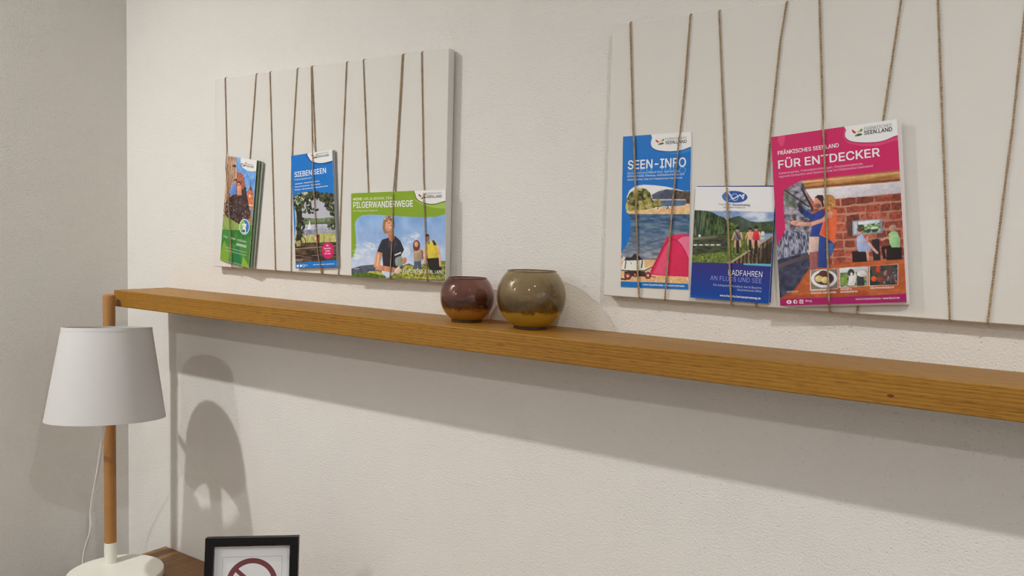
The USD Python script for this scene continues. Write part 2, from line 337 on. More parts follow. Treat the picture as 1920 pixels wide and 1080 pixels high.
# ------------------------------------------------------------------ printed sheets
class Sheet:
    """The print of one cover: drawn in the layout's own grid (a crop origin and scale over the sheet's four corners), kept as one colour per vertex of a flat grid; millimetres on the sheet, v down."""
    def __init__(s, W, H, corners, bg, step=0.6):
        s.W, s.H, s.ss = W, H, 2
        s.nu, s.nv = int(round(W / step)) + 1, int(round(H / step)) + 1
        u, v = np.meshgrid((np.arange(s.nu * 2) + 0.5) / (s.nu * 2) * W, (np.arange(s.nv * 2) + 0.5) / (s.nv * 2) * H)
        s.u, s.v = u, v
        s.im = np.empty((*u.shape, 3)); s.im[:] = bg
        A, B = [], []
        for (x, y), (p, q) in zip(corners, ((0, 0), (W, 0), (W, H), (0, H))):
            A += [[x, y, 1, 0, 0, 0, -p * x, -p * y], [0, 0, 0, x, y, 1, -q * x, -q * y]]; B += [p, q]
        s.h = np.append(np.linalg.solve(np.array(A, float), np.array(B, float)), 1).reshape(3, 3)
        s.rs = np.random.RandomState(3); s.grain, s.blur = 0.0, False
        p3 = np.stack([u, v, np.zeros_like(u)], -1)
        s.N = (meshkit.fbm(p3 / 5.0, 4, 5) - 0.5) * 0.9 + (meshkit.noise(p3 / 1.1, 9) - 0.5) * 0.55
    def z(s, x0, y0, k): s.o = (x0, y0, k); return s
    def m(s, pts):
        P = np.atleast_2d(np.asarray(pts, float)) / s.o[2] + s.o[:2]
        Q = np.c_[P, np.ones(len(P))] @ s.h.T
        return Q[:, :2] / Q[:, 2:]
    def mask(s, Q):
        (a, b), (c, d) = Q.min(0), Q.max(0)
        iy = np.nonzero((s.v[:, 0] >= b) & (s.v[:, 0] <= d))[0]; ix = np.nonzero((s.u[0] >= a) & (s.u[0] <= c))[0]
        if not len(iy) or not len(ix): return None
        sl = (slice(iy[0], iy[-1] + 1), slice(ix[0], ix[-1] + 1)); U, V = s.u[sl], s.v[sl]; on = np.zeros(U.shape, bool)
        for (x0, y0), (x1, y1) in zip(Q, np.roll(Q, -1, 0)):
            if y0 != y1:
                on ^= ((y0 > V) != (y1 > V)) & (U < (x1 - x0) * (V - y0) / (y1 - y0) + x0)
        return sl, on
    def put(s, mk, col, alpha=1.0, shade=False):
        if mk is None: return
        sl, on = mk; col = np.asarray(col, float)
        if s.grain and alpha > 0.4:
            if col.ndim == 1: col = np.broadcast_to(col, (*on.shape, 3))
            f = s.N[sl] * s.grain
            if shade:                                                  # the pictured things were lit from the upper left
                hh_, ww_ = on.shape; f = f - np.linspace(-1, 1, ww_)[None] * 0.13 * min(1, s.grain * 4) - np.linspace(-1, 1, hh_)[:, None] * 0.08 * min(1, s.grain * 4)
            col = np.clip(col * (1 + f)[..., None], 0, 255)
        if col.ndim == 3: col = col[on]
        s.im[sl][on] = s.im[sl][on] * (1 - alpha) + col * alpha
    def poly(s, pts, col, spl=False, alpha=1.0):
        Q = s.m(pts)
        if spl: Q = catmull(Q, True, 6)
        s.put(s.mask(Q), col, alpha, True); return s
    def tex(s, pts, cols, sc=2.0, spl=False, stretch=(1, 1), contrast=1.6, grad=None):
        """filled with a noise mixture of colours; grad = (top colour, bottom colour) instead gives a vertical blend under light noise"""
        Q = s.m(pts)
        if spl: Q = catmull(Q, True, 6)
        mk = s.mask(Q)
        if mk is None: return s
        sl, on = mk
        n = meshkit.fbm(np.stack([s.u[sl] / sc / stretch[0], s.v[sl] / sc / stretch[1], np.full(s.u[sl].shape, s.rs.randint(99))], -1), 4, int(s.rs.randint(999)))
        t = np.clip((n - 0.5) * contrast * 1.6 + 0.5, 0, 1) * (len(cols) - 1)
        C = np.array(cols, float); i = np.clip(t.astype(int), 0, len(cols) - 2) if len(cols) > 1 else np.zeros(t.shape, int)
        col = C[i] + (C[np.minimum(i + 1, len(cols) - 1)] - C[i]) * (t - i)[..., None]
        if grad is not None:
            k = ((s.v[sl] - Q[:, 1].min()) / (np.ptp(Q[:, 1]) + 1e-9))[..., None]
            col = np.array(grad[0]) * (1 - k) + np.array(grad[1]) * k + (col - C.mean(0))
        s.put((sl, on), col); return s
    def ell(s, c, rx, ry, col, ang=0, alpha=1.0):
        t = np.linspace(0, 2 * np.pi, 28, endpoint=False); ca, sa = math.cos(math.radians(ang)), math.sin(math.radians(ang))
        x, y = rx * np.cos(t), ry * np.sin(t)
        return s.poly(np.stack([c[0] + x * ca - y * sa, c[1] + x * sa + y * ca], 1), col, alpha=alpha)
    def ring(s, c, r, w, col, k=1.0):
        t = np.linspace(0, 2 * np.pi, 30)
        return s.line(np.stack([c[0] + r * np.cos(t), c[1] + r * k * np.sin(t)], 1), w, col)
    def line(s, pts, w, col, alpha=1.0):
        P = np.asarray(pts, float)
        for a, b in zip(P[:-1], P[1:]):
            d = b - a; L = np.hypot(*d)
            if L < 1e-6: continue
            n = np.array([-d[1], d[0]]) / L * w / 2; e = d / L * w * 0.25
            s.poly([a + n - e, b + n + e, b - n + e, a - n - e], col, alpha=alpha)
        return s
    def specks(s, pts, cols, n, r, spl=False):
        """many small blobs inside an outline (leaves, flowers, stones)"""
        Q = np.asarray(pts, float); (a, b), (c, d) = Q.min(0), Q.max(0); pg = Polygon(Q).buffer(0)
        from shapely import contains_xy
        k = 0
        for _ in range(n * 4):
            x, y = s.rs.uniform(a, c), s.rs.uniform(b, d)
            if contains_xy(pg, x, y):
                rr = r * s.rs.uniform(0.5, 1.3)
                s.ell((x, y), rr, rr * s.rs.uniform(0.5, 1.0), cols[s.rs.randint(len(cols))], s.rs.uniform(0, 180)); k += 1
                if k >= n: break
        return s
    def person(s, x, y, h, head, top, legs, skin=(185, 130, 105), hair=(60, 45, 35)):
        """a small standing figure, feet at (x, y)"""
        u = h / 8.0
        s.poly([(x - u * .9, y - 4.2 * u), (x + u * .9, y - 4.2 * u), (x + u * .8, y - .2 * u), (x + .15 * u, y), (x, y - 3 * u), (x - .2 * u, y), (x - .8 * u, y - .2 * u)], legs)
        s.poly([(x - 1.2 * u, y - 6.6 * u), (x + 1.2 * u, y - 6.6 * u), (x + u, y - 3.9 * u), (x - u, y - 3.9 * u)], top)
        s.line([(x - 1.2 * u, y - 6.3 * u), (x - 1.7 * u, y - 4.2 * u)], .55 * u, skin).line([(x + 1.2 * u, y - 6.3 * u), (x + 1.7 * u, y - 4.2 * u)], .55 * u, skin)
        s.ell((x, y - 7.3 * u), .62 * u, .8 * u, hair).ell((x, y - 7.15 * u), .48 * u, .6 * u, skin)
        return s
    def mesh(s):
        im = s.im
        if s.blur:
            for ax_ in (0, 1): im = (np.roll(im, 1, ax_) + 2 * im + np.roll(im, -1, ax_)) / 4
            im[0], im[-1], im[:, 0], im[:, -1] = s.im[0], s.im[-1], s.im[:, 0], s.im[:, -1]
        im = im.reshape(s.nv, 2, s.nu, 2, 3).mean((1, 3))
        x = np.linspace(-s.W / 2, s.W / 2, s.nu) / 1000; zz = np.linspace(s.H / 2, -s.H / 2, s.nv) / 1000
        X, Z = np.meshgrid(x, zz); V = np.stack([X, np.zeros_like(X), Z], -1).reshape(-1, 3)
        i = (np.arange(s.nv - 1)[:, None] * s.nu + np.arange(s.nu - 1)).reshape(-1)
        F = np.stack([i, i + s.nu, i + s.nu + 1, i + 1], 1)
        return (V, F), np.clip(lin(np.clip(im, 0, 255)) / 0.80, 0.002, 0.86).reshape(-1, 3)

def caption(s, t, p0, p1, cap, bold=False, flip=False, depth=0.0):
    """lettering as flat ink: baseline from p0 to p1 of the layout grid, capitals cap high; returns a mesh in the sheet's frame"""
    m = meshkit.text_mesh(t, 1.0, 0.1, bold)
    keep = m.face_normals[:, 2] > 0.5
    m = trimesh.Trimesh(m.vertices, m.faces[keep], process=False); m.remove_unreferenced_vertices()
    a, b = s.m([p0, p1]); c = s.m([(p0[0], p0[1] - cap)])[0]
    hgt = abs(a[1] - c[1]); v = np.array(m.vertices); v[:, 0] -= v[:, 0].min(); v[:, 0] *= (b[0] - a[0]) / v[:, 0].max()
    bl = (a[1] + b[1]) / 2
    zz = v[:, 1] * hgt * (-0.7 if flip else 1)
    out = np.stack([(a[0] + v[:, 0] - s.W / 2), np.zeros(len(v)), (s.H / 2 - bl + zz)], 1) / 1000
    return trimesh.Trimesh(out, m.faces[:, ::-1] if flip else m.faces, process=False)

def shift(m, y):
    m = m.copy() if hasattr(m, 'copy') and not isinstance(m, tuple) else m
    if isinstance(m, tuple): return (m[0] + np.array([0, y, 0]), m[1])
    m.apply_translation((0, y, 0)); return m

def leaflet(name, label, category, s, cx, cz, ang, thick, y_back, texts, group=None, tilt=0.0, edge=None, w=None):
    """pages > block of paper, cover > the printed sheet with its lettering"""
    t = thing(name, label, category, (cx, y_back, cz), rz=tilt, ry=-math.degrees(ang), group=group)
    W, H = s.W / 2000, s.H / 2000
    obj('pages', cbox(-W, W, -thick + 0.0001, 0, -H, H, min(0.0002, thick / 5)), edge or M_PAPER, t, False)
    me, col = s.mesh()
    cv = obj('cover', shift(me, -thick - 0.00004), M_PRINT, t, False, col)
    for nm, c, ms in texts:
        for m_ in ms: obj(nm, shift(m_, -thick - 0.00014), ink(c), cv, False)
    return t

def copy_behind(name, label, category, W, H, cx, cz, ang, thick, y_back, c, tilt=0.0, group=None, edge=None):
    t = thing(name, label, category, (cx, y_back, cz), rz=tilt, ry=-math.degrees(ang), group=group)
    obj('pages', cbox(-W / 2, W / 2, -thick + 0.0001, 0, -H / 2, H / 2, min(0.0002, thick / 5)), edge or M_PAPER, t, False)
    obj('cover', bx(-W / 2, W / 2, -thick - 0.00005, -thick + 0.0001, -H / 2, H / 2), ink(c), t, False)
    return t

WHITE, GREY_INK, DARK_INK = (236, 234, 232), (120, 120, 122), (52, 52, 56)

def emblem(s, cx, cy, k):
    """the small fish-leaf emblem beside the region's name"""
    s.ell((cx - 32 * k, cy - 6 * k), 22 * k, 11 * k, (176, 40, 52), 35); s.ell((cx - 46 * k, cy - 22 * k), 8 * k, 7 * k, (176, 40, 52), 0)
    s.ell((cx + 10 * k, cy - 8 * k), 18 * k, 9 * k, (214, 176, 60), -25); s.ell((cx + 40 * k, cy - 24 * k), 20 * k, 12 * k, (120, 150, 60), -50); s.ell((cx + 42 * k, cy - 26 * k), 6 * k, 7 * k, (60, 80, 40), -50)
    s.ell((cx + 18 * k, cy + 22 * k), 34 * k, 11 * k, (58, 66, 70), -12); s.ell((cx - 12 * k, cy + 32 * k), 12 * k, 8 * k, (96, 130, 96), 0)

# --- blue leaflet with the red tent (right board)
BLUE = (12, 103, 182)
s = Sheet(101.1, 210.7, [(1168, 256), (1296.5, 247), (1290, 542), (1164, 538)], BLUE).z(1160, 240, 6.747)
s.poly([(430, 60), (405, 130), (398, 190), (410, 240), (450, 280), (560, 303), (680, 340), (800, 330), (925, 290), (940, 30)], (38, 122, 192))
s.poly([(452, 60), (420, 130), (403, 190), (416, 246), (470, 288), (560, 306), (680, 308), (800, 292), (880, 262), (940, 232), (950, 30)], (10, 62, 118), True)
s.poly([(455, 60), (424, 130), (408, 190), (420, 240), (470, 277), (560, 294), (680, 297), (800, 281), (880, 251), (940, 222), (950, 30)], (226, 223, 222), True)
emblem(s, 522, 180, 1.0)
s.grain = 0.062
s.poly([(100, 1100), (105, 870), (140, 790), (215, 735), (320, 722), (450, 728), (600, 745), (720, 772), (820, 797), (925, 800), (925, 1100)], (214, 213, 214))
s.tex([(420, 850), (500, 805), (600, 780), (700, 786), (800, 802), (925, 802), (925, 915), (430, 912)], [(62, 70, 88), (88, 96, 112)], 6)
s.tex([(690, 800), (925, 806), (925, 900), (700, 905)], [(66, 54, 48), (92, 78, 66)], 3)
s.poly([(430, 905), (840, 903), (840, 922), (430, 922)], (196, 188, 172))
s.tex([(430, 920), (845, 918), (845, 985), (430, 1000)], [(66, 92, 128), (92, 116, 146)], 3, stretch=(4, 1))
s.tex([(100, 1060), (420, 1030), (600, 1010), (780, 990), (925, 955), (925, 1110), (100, 1110)], [(226, 188, 142), (206, 164, 116)], 4)
s.tex([(845, 960), (850, 900), (880, 890), (925, 880), (925, 965)], [(70, 52, 34), (110, 84, 52)], 2)
s.tex([(105, 1050), (100, 930), (130, 850), (180, 800), (260, 770), (340, 775), (400, 830), (430, 920), (470, 990), (440, 1020), (300, 1040)], [(48, 50, 26), (112, 110, 52), (150, 146, 76), (178, 170, 104)], 7, True, contrast=1.8)
s.specks([(240, 800), (330, 780), (320, 900), (250, 920)], [(40, 42, 22), (62, 60, 30)], 26, 14)
s.specks([(120, 900), (420, 850), (450, 1000), (120, 1040)], [(168, 158, 90), (128, 120, 50), (150, 120, 60)], 60, 10)
s.tex([(440, 990), (450, 930), (500, 905), (540, 930), (552, 985), (500, 1005)], [(96, 92, 46), (160, 150, 92)], 3, True)
s.specks([(480, 1000), (680, 990), (680, 1025), (480, 1030)], [(180, 90, 70), (90, 80, 70), (220, 200, 190), (60, 60, 60)], 26, 8)
s.grain = 0.161; s.z(1160, 400, 6.75)
s.tex([(95, 14), (925, 14), (925, 620), (20, 640), (20, 440)], [(62, 84, 112), (84, 108, 136), (118, 132, 150)], 3.0, stretch=(3.5, .8), contrast=1.3, grad=((62, 92, 122), (128, 132, 142)))
s.grain = 0
s.poly([(0, 0), (118, 0), (146, 60), (156, 140), (150, 260), (128, 350), (92, 420), (40, 490), (0, 520)], BLUE)
s.grain = 0.081
s.tex([(20, 600), (330, 588), (480, 590), (925, 580), (925, 900), (20, 900)], [(224, 180, 130), (200, 152, 104), (232, 196, 152)], 3)
s.poly([(402, 745), (420, 685), (480, 580), (540, 465), (590, 325), (622, 292), (700, 272), (790, 262), (880, 268), (925, 285), (925, 802), (600, 788), (410, 776)], (206, 38, 84))
s.poly([(735, 345), (800, 300), (860, 290), (925, 292), (925, 620), (885, 570), (840, 470), (790, 395)], (224, 112, 142))
s.poly([(640, 330), (560, 500), (440, 760), (600, 780), (640, 560), (660, 380)], (216, 76, 112))
s.line([(655, 300), (560, 430), (490, 580), (412, 735)], 22, (178, 24, 66)); s.line([(600, 318), (740, 345), (800, 410), (850, 520), (888, 640), (892, 800)], 9, (170, 20, 60)); s.line([(720, 330), (800, 292), (900, 285)], 9, (186, 40, 80))
s.poly([(30, 600), (60, 545), (90, 560), (72, 604)], (220, 200, 190)); s.poly([(72, 600), (100, 556), (160, 562), (196, 515), (240, 528), (312, 592), (300, 604)], (44, 36, 40))
s.poly([(60, 604), (322, 590), (332, 690), (430, 660), (424, 686), (330, 722), (200, 728), (36, 722), (36, 700)], (222, 220, 204)); s.line([(94, 610), (82, 700)], 12, (50, 48, 46)); s.line([(302, 600), (290, 690)], 14, (50, 48, 46)); s.poly([(140, 605), (170, 640), (160, 650)], (150, 120, 80))
s.line([(36, 722), (200, 732), (330, 724), (430, 676)], 12, (60, 66, 52)); s.poly([(70, 735), (340, 735), (330, 800), (90, 800)], (62, 44, 40))
for c, r in (((118, 795), 46), ((372, 786), 42), ((208, 780), 24)):
    s.ell(c, r, r * 1.05, (44, 32, 32)).ell(c, r * .78, r * .8, (156, 62, 56)).ell(c, r * .3, r * .3, (220, 200, 190))
s.line([(30, 830), (90, 838)], 18, (40, 34, 32)); s.line([(410, 795), (480, 812)], 8, (60, 50, 46))
s.specks([(420, 800), (890, 800), (890, 870), (300, 860)], [(206, 150, 104), (236, 204, 166), (222, 128, 110)], 60, 7)
s.grain = 0
s.poly([(0, 862), (450, 872), (925, 888), (925, 980), (0, 960)], (8, 104, 178))
ti = s.z(1160, 240, 6.747)
T1 = [caption(s, 'SEEN-INFO', (115, 525), (852, 487), 108, True)]
T1r = [caption(s, 'SEEN-INFO', (115, 532), (852, 494), 108, flip=True)]
T2 = [caption(s, 'Die wichtigsten Fakten über Altmühlsee,', (110, 592), (770, 553), 24), caption(s, 'Brombachsee, Rothsee, Hahnenkammsee und', (110, 632), (830, 592), 24), caption(s, 'Dennenloher See im Fränkischen Seenland', (110, 675), (803, 637), 24)]
T3 = [caption(s, 'FRÄNKISCHES', (592, 160), (862, 132), 28)]; T4 = [caption(s, 'SEEN.LAND', (592, 207), (864, 188), 38, True)]
s.z(1160, 400, 6.75); T2.append(caption(s, 'www.fraenkisches-seenland.de/seen', (305, 913), (830, 927), 22, True))
# the blurred letter reflection is printed in a paler blue, under the small lines
leaflet('leaflet', 'tall blue leaflet with a red tent on a beach, leftmost on the right board', 'leaflet', s, 1.3167, 1.5063, 0.0219, 0.0014, -T, [('title_reflection', (66, 146, 210), T1r), ('title', WHITE, T1), ('small_print', (226, 232, 238), T2), ('region_name', GREY_INK, T3), ('region_name', DARK_INK, T4)])

# --- cycling leaflet, white top and dark blue foot (right board)
s = Sheet(105.6, 147.7, [(1305, 350), (1453, 350.7), (1442, 570), (1294, 556.7)], (216, 215, 218)).z(1290, 340, 4.5)
s.ell((392, 132), 106, 49, (44, 76, 148), 3); s.ell((330, 130), 40, 40, (60, 110, 180), 0)
s.ring((392, 135), 28, 7, (140, 170, 215)); s.line([(338, 90), (378, 150), (438, 116), (462, 150), (470, 112), (446, 128)], 9, (226, 226, 232)); s.line([(338, 92), (360, 130)], 13, (226, 226, 232)); s.ring((340, 140), 22, 6, (110, 150, 205))
s.poly([(40, 244), (730, 262), (710, 692), (20, 674)], (126, 150, 190))
s.tex([(300, 248), (740, 260), (740, 345), (300, 330)], [(110, 136, 182), (150, 166, 194), (196, 204, 214)], 9, stretch=(2, 1))
s.grain = 0.186
s.tex([(340, 315), (390, 296), (430, 292), (480, 315), (520, 335), (590, 345), (740, 330), (740, 440), (340, 440)], [(54, 66, 58), (78, 90, 76)], 6)
s.tex([(540, 350), (740, 345), (740, 430), (540, 430)], [(50, 64, 44), (74, 90, 60)], 4)
s.tex([(30, 240), (150, 246), (210, 262), (260, 290), (300, 300), (330, 330), (400, 345), (420, 400), (480, 420), (480, 480), (20, 480)], [(26, 36, 26), (56, 76, 44), (84, 104, 58)], 3.5, stretch=(.5, 2.2), contrast=1.9)
s.tex([(30, 240), (150, 246), (160, 440), (25, 470)], [(24, 32, 28), (58, 74, 54), (90, 106, 80)], 2.5, stretch=(.4, 4), contrast=1.9)
s.specks([(340, 340), (410, 350), (420, 450), (330, 440)], [(92, 112, 50), (60, 80, 36), (112, 128, 66)], 40, 12)
s.tex([(25, 455), (340, 440), (340, 620), (20, 660)], [(50, 50, 44), (74, 84, 52), (44, 46, 42)], 4, stretch=(3, 1))
s.poly([(90, 445), (110, 445), (112, 470), (92, 472)], (205, 208, 206)); s.poly([(40, 470), (230, 455), (260, 470), (50, 490)], (104, 106, 88))
for i in range(5): s.ell((65 + i * 48, 532), 20, 6, (206, 206, 198))
s.tex([(20, 620), (160, 600), (330, 590), (330, 430), (600, 420), (600, 560), (420, 640), (320, 685), (20, 680)], [(72, 90, 36), (108, 126, 56), (88, 106, 44)], 3, contrast=1.8)
s.specks([(30, 610), (300, 600), (320, 670), (30, 670)], [(120, 136, 62), (60, 78, 32)], 50, 9)
s.tex([(355, 690), (420, 640), (520, 575), (640, 500), (692, 465), (715, 470), (715, 700), (355, 700)], [(92, 78, 58), (140, 120, 92), (60, 48, 36)], 2.5, stretch=(.4, 4), contrast=1.9)
for i in range(9): s.line([(400 + i * 33, 655 - i * 19), (392 + i * 34, 700)], 13, (42, 34, 28))
s.poly([(640, 560), (715, 500), (715, 700), (600, 700)], (40, 32, 28), alpha=.75); s.line([(360, 682), (520, 578), (692, 468)], 14, (170, 154, 124))
def rider(x, y, k, top):
    s.line([(x - 2 * k, y + 95 * k), (x + 2 * k, y + 200 * k)], 24 * k, (40, 36, 36)); s.ring((x - 4 * k, y + 180 * k), 30 * k, 6 * k, (34, 32, 34), 1.5)
    s.line([(x - 18 * k, y + 90 * k), (x - 22 * k, y + 150 * k)], 16 * k, (196, 150, 126)); s.line([(x + 18 * k, y + 90 * k), (x + 24 * k, y + 150 * k)], 16 * k, (196, 150, 126))
    s.poly([(x - 26 * k, y + 22 * k), (x + 28 * k, y + 22 * k), (x + 26 * k, y + 96 * k), (x - 24 * k, y + 96 * k)], top)
    s.line([(x - 26 * k, y + 32 * k), (x - 46 * k, y + 88 * k)], 13 * k, (200, 156, 132)); s.line([(x + 26 * k, y + 32 * k), (x + 40 * k, y + 86 * k)], 13 * k, (200, 156, 132))
    s.ell((x, y + 4 * k), 14 * k, 18 * k, (190, 140, 116)); s.ell((x, y - 8 * k), 18 * k, 14 * k, (36, 36, 42))
rider(522, 405, .85, (206, 150, 120)); rider(572, 395, 1.05, (196, 44, 62)); rider(418, 400, 1.0, (116, 106, 116)); s.line([(405, 430), (430, 480)], 12, (60, 56, 66)); s.ell((628, 440), 16, 20, (210, 200, 190)); s.poly([(610, 470), (650, 470), (650, 490), (610, 490)], (170, 196, 176))
s.grain = 0
s.tex([(0, 676), (470, 690), (735, 700), (735, 1070), (0, 1010)], [(34, 60, 132)], 9, grad=((50, 40, 112), (4, 66, 150)))
s.poly([(0, 950), (380, 1000), (200, 1030), (0, 1010)], (6, 86, 168), alpha=.6)
s.poly([(468, 688), (735, 696), (735, 718), (468, 702)], (84, 168, 188))
T1 = [caption(s, 'RADFAHREN', (338, 792), (627, 806), 48)]; T2 = [caption(s, 'AN FLUSS UND SEE', (188, 826), (622, 862), 38)]
T3 = [caption(s, 'Die entspannte Rundtour durch Bayerns', (213, 880), (622, 906), 18), caption(s, 'faszinierende Mitte', (415, 922), (620, 936), 18)]; T4 = [caption(s, 'www.fraenkischerwasserradweg.de', (268, 968), (615, 997), 18, True)]
T5 = [caption(s, 'Fränkischer', (258, 198), (365, 203), 15), caption(s, 'Flüsse Seen Radgenuss', (296, 219), (482, 228), 10, True)]; T6 = [caption(s, 'WasserRadweg', (372, 203), (520, 210), 17, True)]
leaflet('leaflet', 'small cycling leaflet with white top and dark blue foot, between tent leaflet and magenta magazine', 'leaflet', s, 1.4280, 1.4650, -0.0111, 0.0014, -T - 0.0041, [('title', WHITE, T1), ('title', (138, 140, 200), T2), ('small_print', (176, 180, 214), T3), ('web_address', WHITE, T4), ('route_name', (110, 116, 140), T5), ('route_name', (40, 48, 84), T6)])
copy_behind('leaflet', 'dark blue edge of a leaflet tucked behind the cycling leaflet', 'leaflet', .1056, .1477, 1.4295, 1.4662, -0.004, .0013, -T - 0.0027, (40, 48, 110))

# --- magenta magazine (right board)
MAG = (186, 36, 92)
s = Sheet(144.9, 211.1, [(1446, 258.3), (1681, 223), (1700, 567), (1463.4, 571.5)], MAG).z(1440, 215, 7.385)
s.poly([(130, 240), (200, 240), (235, 310), (225, 400), (190, 450), (150, 400), (140, 320)], (204, 66, 110), True)
s.poly([(1080, 150), (1040, 240), (1035, 330), (1100, 400), (1280, 440), (1500, 440), (1830, 340), (1830, 40)], (204, 62, 108))
s.poly([(1104, 140), (1066, 225), (1052, 305), (1090, 358), (1160, 388), (1280, 400), (1450, 397), (1600, 372), (1720, 322), (1840, 262), (1840, 30)], (132, 22, 64), True)
s.poly([(1108, 140), (1072, 222), (1058, 300), (1094, 347), (1160, 376), (1280, 388), (1450, 385), (1600, 360), (1720, 310), (1840, 248), (1840, 30)], (228, 223, 222), True)
emblem(s, 1226, 255, 1.35)
s.grain = 0.174; s.z(1440, 330, 4.154)
s.poly([(270, 34), (190, 72), (140, 108), (122, 160), (124, 240), (134, 320), (138, 420), (112, 500), (60, 560), (60, 950), (1120, 930), (1120, -60)], (150, 90, 70))
s.tex([(262, 40), (1120, -45), (1120, 40), (290, 105)], [(148, 98, 56), (182, 130, 80), (196, 146, 96)], 4, stretch=(8, .7)); s.line([(262, 50), (1120, -28)], 12, (206, 160, 110)); s.line([(290, 92), (1120, 22)], 16, (120, 74, 44))
s.poly([(290, 105), (1120, 36), (1120, 128), (350, 195)], (204, 198, 206))
s.poly([(345, 195), (1120, 124), (1120, 720), (480, 720), (340, 500)], (172, 124, 104))
rb = np.random.RandomState(8)
for r in range(9):
    xx = 330 - rb.randint(0, 90)
    while xx < 1120:
        wv = rb.randint(70, 165); h = 54
        f = lambda x: 192 - (x - 345) * .085 + r * 63 + (r * (x - 345) * .012)
        g = rb.choice(3); c = [(146, 70, 54), (170, 88, 68), (122, 58, 48)][g]; j = lambda: rb.randint(-6, 7)
        s.tex([(xx + 4 + j(), f(xx) + 4 + j()), (xx + wv / 2, f(xx + wv / 2) + 3 + j()), (xx + wv - 4 + j(), f(xx + wv) + 4 + j()), (xx + wv - 4 + j(), f(xx + wv) + h + 2 + j()), (xx + wv / 2, f(xx + wv / 2) + h + 2 + j()), (xx + 4 + j(), f(xx) + h + 2 + j())], [tuple(int(k * .82) for k in c), c, tuple(min(255, int(k * 1.12)) for k in c)], 3, contrast=1.4)
        xx += wv
s.tex([(124, 160), (140, 108), (190, 72), (265, 34), (350, 260), (310, 700), (60, 720), (60, 560), (112, 500), (138, 420), (124, 240)], [(66, 64, 76), (106, 102, 114), (138, 134, 144), (166, 162, 170)], 4, contrast=1.5)
s.poly([(122, 110), (160, 95), (250, 250), (140, 240)], (92, 108, 88), alpha=.6); s.line([(130, 110), (320, 240)], 10, (54, 50, 58)); s.line([(262, 95), (348, 262)], 14, (36, 34, 44))
s.tex([(135, 420), (330, 440), (312, 640), (70, 690), (66, 560)], [(54, 54, 76), (104, 106, 128), (166, 168, 182)], 2.2, stretch=(.5, 2), contrast=1.7)
s.tex([(60, 650), (310, 590), (330, 720), (210, 880), (90, 960), (60, 960)], [(44, 46, 66), (68, 72, 96)], 5); s.line([(70, 700), (312, 620)], 30, (84, 72, 76))
s.tex([(200, 890), (330, 700), (480, 690), (660, 660), (1120, 640), (1120, 950), (60, 960)], [(150, 72, 38), (178, 94, 52), (164, 82, 44)], 8, stretch=(3, 1)); s.poly([(70, 960), (200, 880), (330, 720), (200, 900), (120, 950)], (150, 64, 40))
# man and woman at the relief wall
s.poly([(320, 470), (400, 470), (395, 560), (380, 610), (315, 610)], (196, 168, 156)); s.line([(342, 600), (352, 720)], 40, (140, 86, 84)); s.line([(372, 590), (376, 700)], 26, (140, 86, 84))
s.poly([(345, 300), (400, 265), (435, 270), (440, 470), (330, 470), (345, 380)], (44, 62, 138)); s.line([(350, 320), (300, 300), (255, 255)], 44, (40, 62, 130)); s.line([(268, 285), (240, 220)], 26, (36, 40, 60)); s.ell((245, 215), 16, 12, (70, 60, 60))
s.ell((392, 205), 36, 48, (192, 132, 118)); s.poly([(360, 170), (385, 148), (425, 150), (440, 200), (425, 250), (412, 200), (380, 172)], (50, 36, 32)); s.ell((386, 232), 26, 18, (126, 84, 72)); s.ell((362, 205), 8, 6, (206, 150, 134))
s.poly([(398, 455), (460, 470), (520, 520), (505, 590), (470, 640), (458, 710), (388, 710), (392, 560)], (40, 64, 128)); s.poly([(470, 520), (512, 520), (500, 600), (474, 630)], (66, 98, 160))
s.poly([(470, 250), (530, 262), (538, 380), (516, 528), (470, 490), (398, 455), (425, 370), (440, 300)], (228, 106, 66)); s.poly([(440, 340), (470, 330), (460, 470), (410, 450)], (204, 84, 58))
s.line([(480, 300), (420, 345), (330, 375), (215, 370)], 30, (206, 150, 130)); s.ell((205, 362), 30, 18, (200, 142, 122)); s.ell((480, 300), 26, 26, (210, 154, 130))
s.ell((478, 205), 46, 60, (176, 124, 70)); s.specks([(440, 150), (520, 160), (528, 262), (440, 260)], [(206, 160, 96), (150, 100, 56), (190, 140, 82)], 40, 9); s.ell((440, 200), 12, 26, (200, 146, 124))
# screen, seated pair
s.poly([(600, 355), (660, 345), (655, 470), (620, 470)], (96, 60, 52)); s.poly([(655, 350), (884, 332), (890, 444), (655, 466)], (138, 146, 164)); s.tex([(690, 358), (868, 342), (872, 432), (690, 450)], [(40, 60, 40), (120, 150, 90), (196, 206, 210)], 3, contrast=2); s.poly([(668, 362), (694, 358), (694, 450), (668, 454)], (176, 186, 200)); s.poly([(700, 356), (866, 340), (866, 366), (700, 380)], (206, 216, 222))
s.poly([(652, 585), (768, 580), (768, 665), (656, 670)], (38, 30, 32)); s.poly([(920, 560), (1038, 552), (1040, 650), (918, 655)], (34, 28, 30)); s.poly([(805, 495), (862, 488), (874, 655), (818, 658)], (44, 36, 40)); s.line([(840, 480), (930, 470)], 12, (104, 76, 66))
s.poly([(690, 470), (730, 456), (760, 500), (800, 560), (798, 590), (700, 588), (686, 530)], (150, 168, 212)); s.line([(770, 580), (778, 650)], 22, (198, 150, 140)); s.line([(780, 520), (820, 570), (850, 600)], 20, (198, 150, 140)); s.line([(770, 470), (766, 510), (720, 520)], 12, (204, 156, 144)); s.ell((712, 432), 20, 26, (196, 146, 130)); s.ell((712, 416), 22, 18, (96, 66, 48))
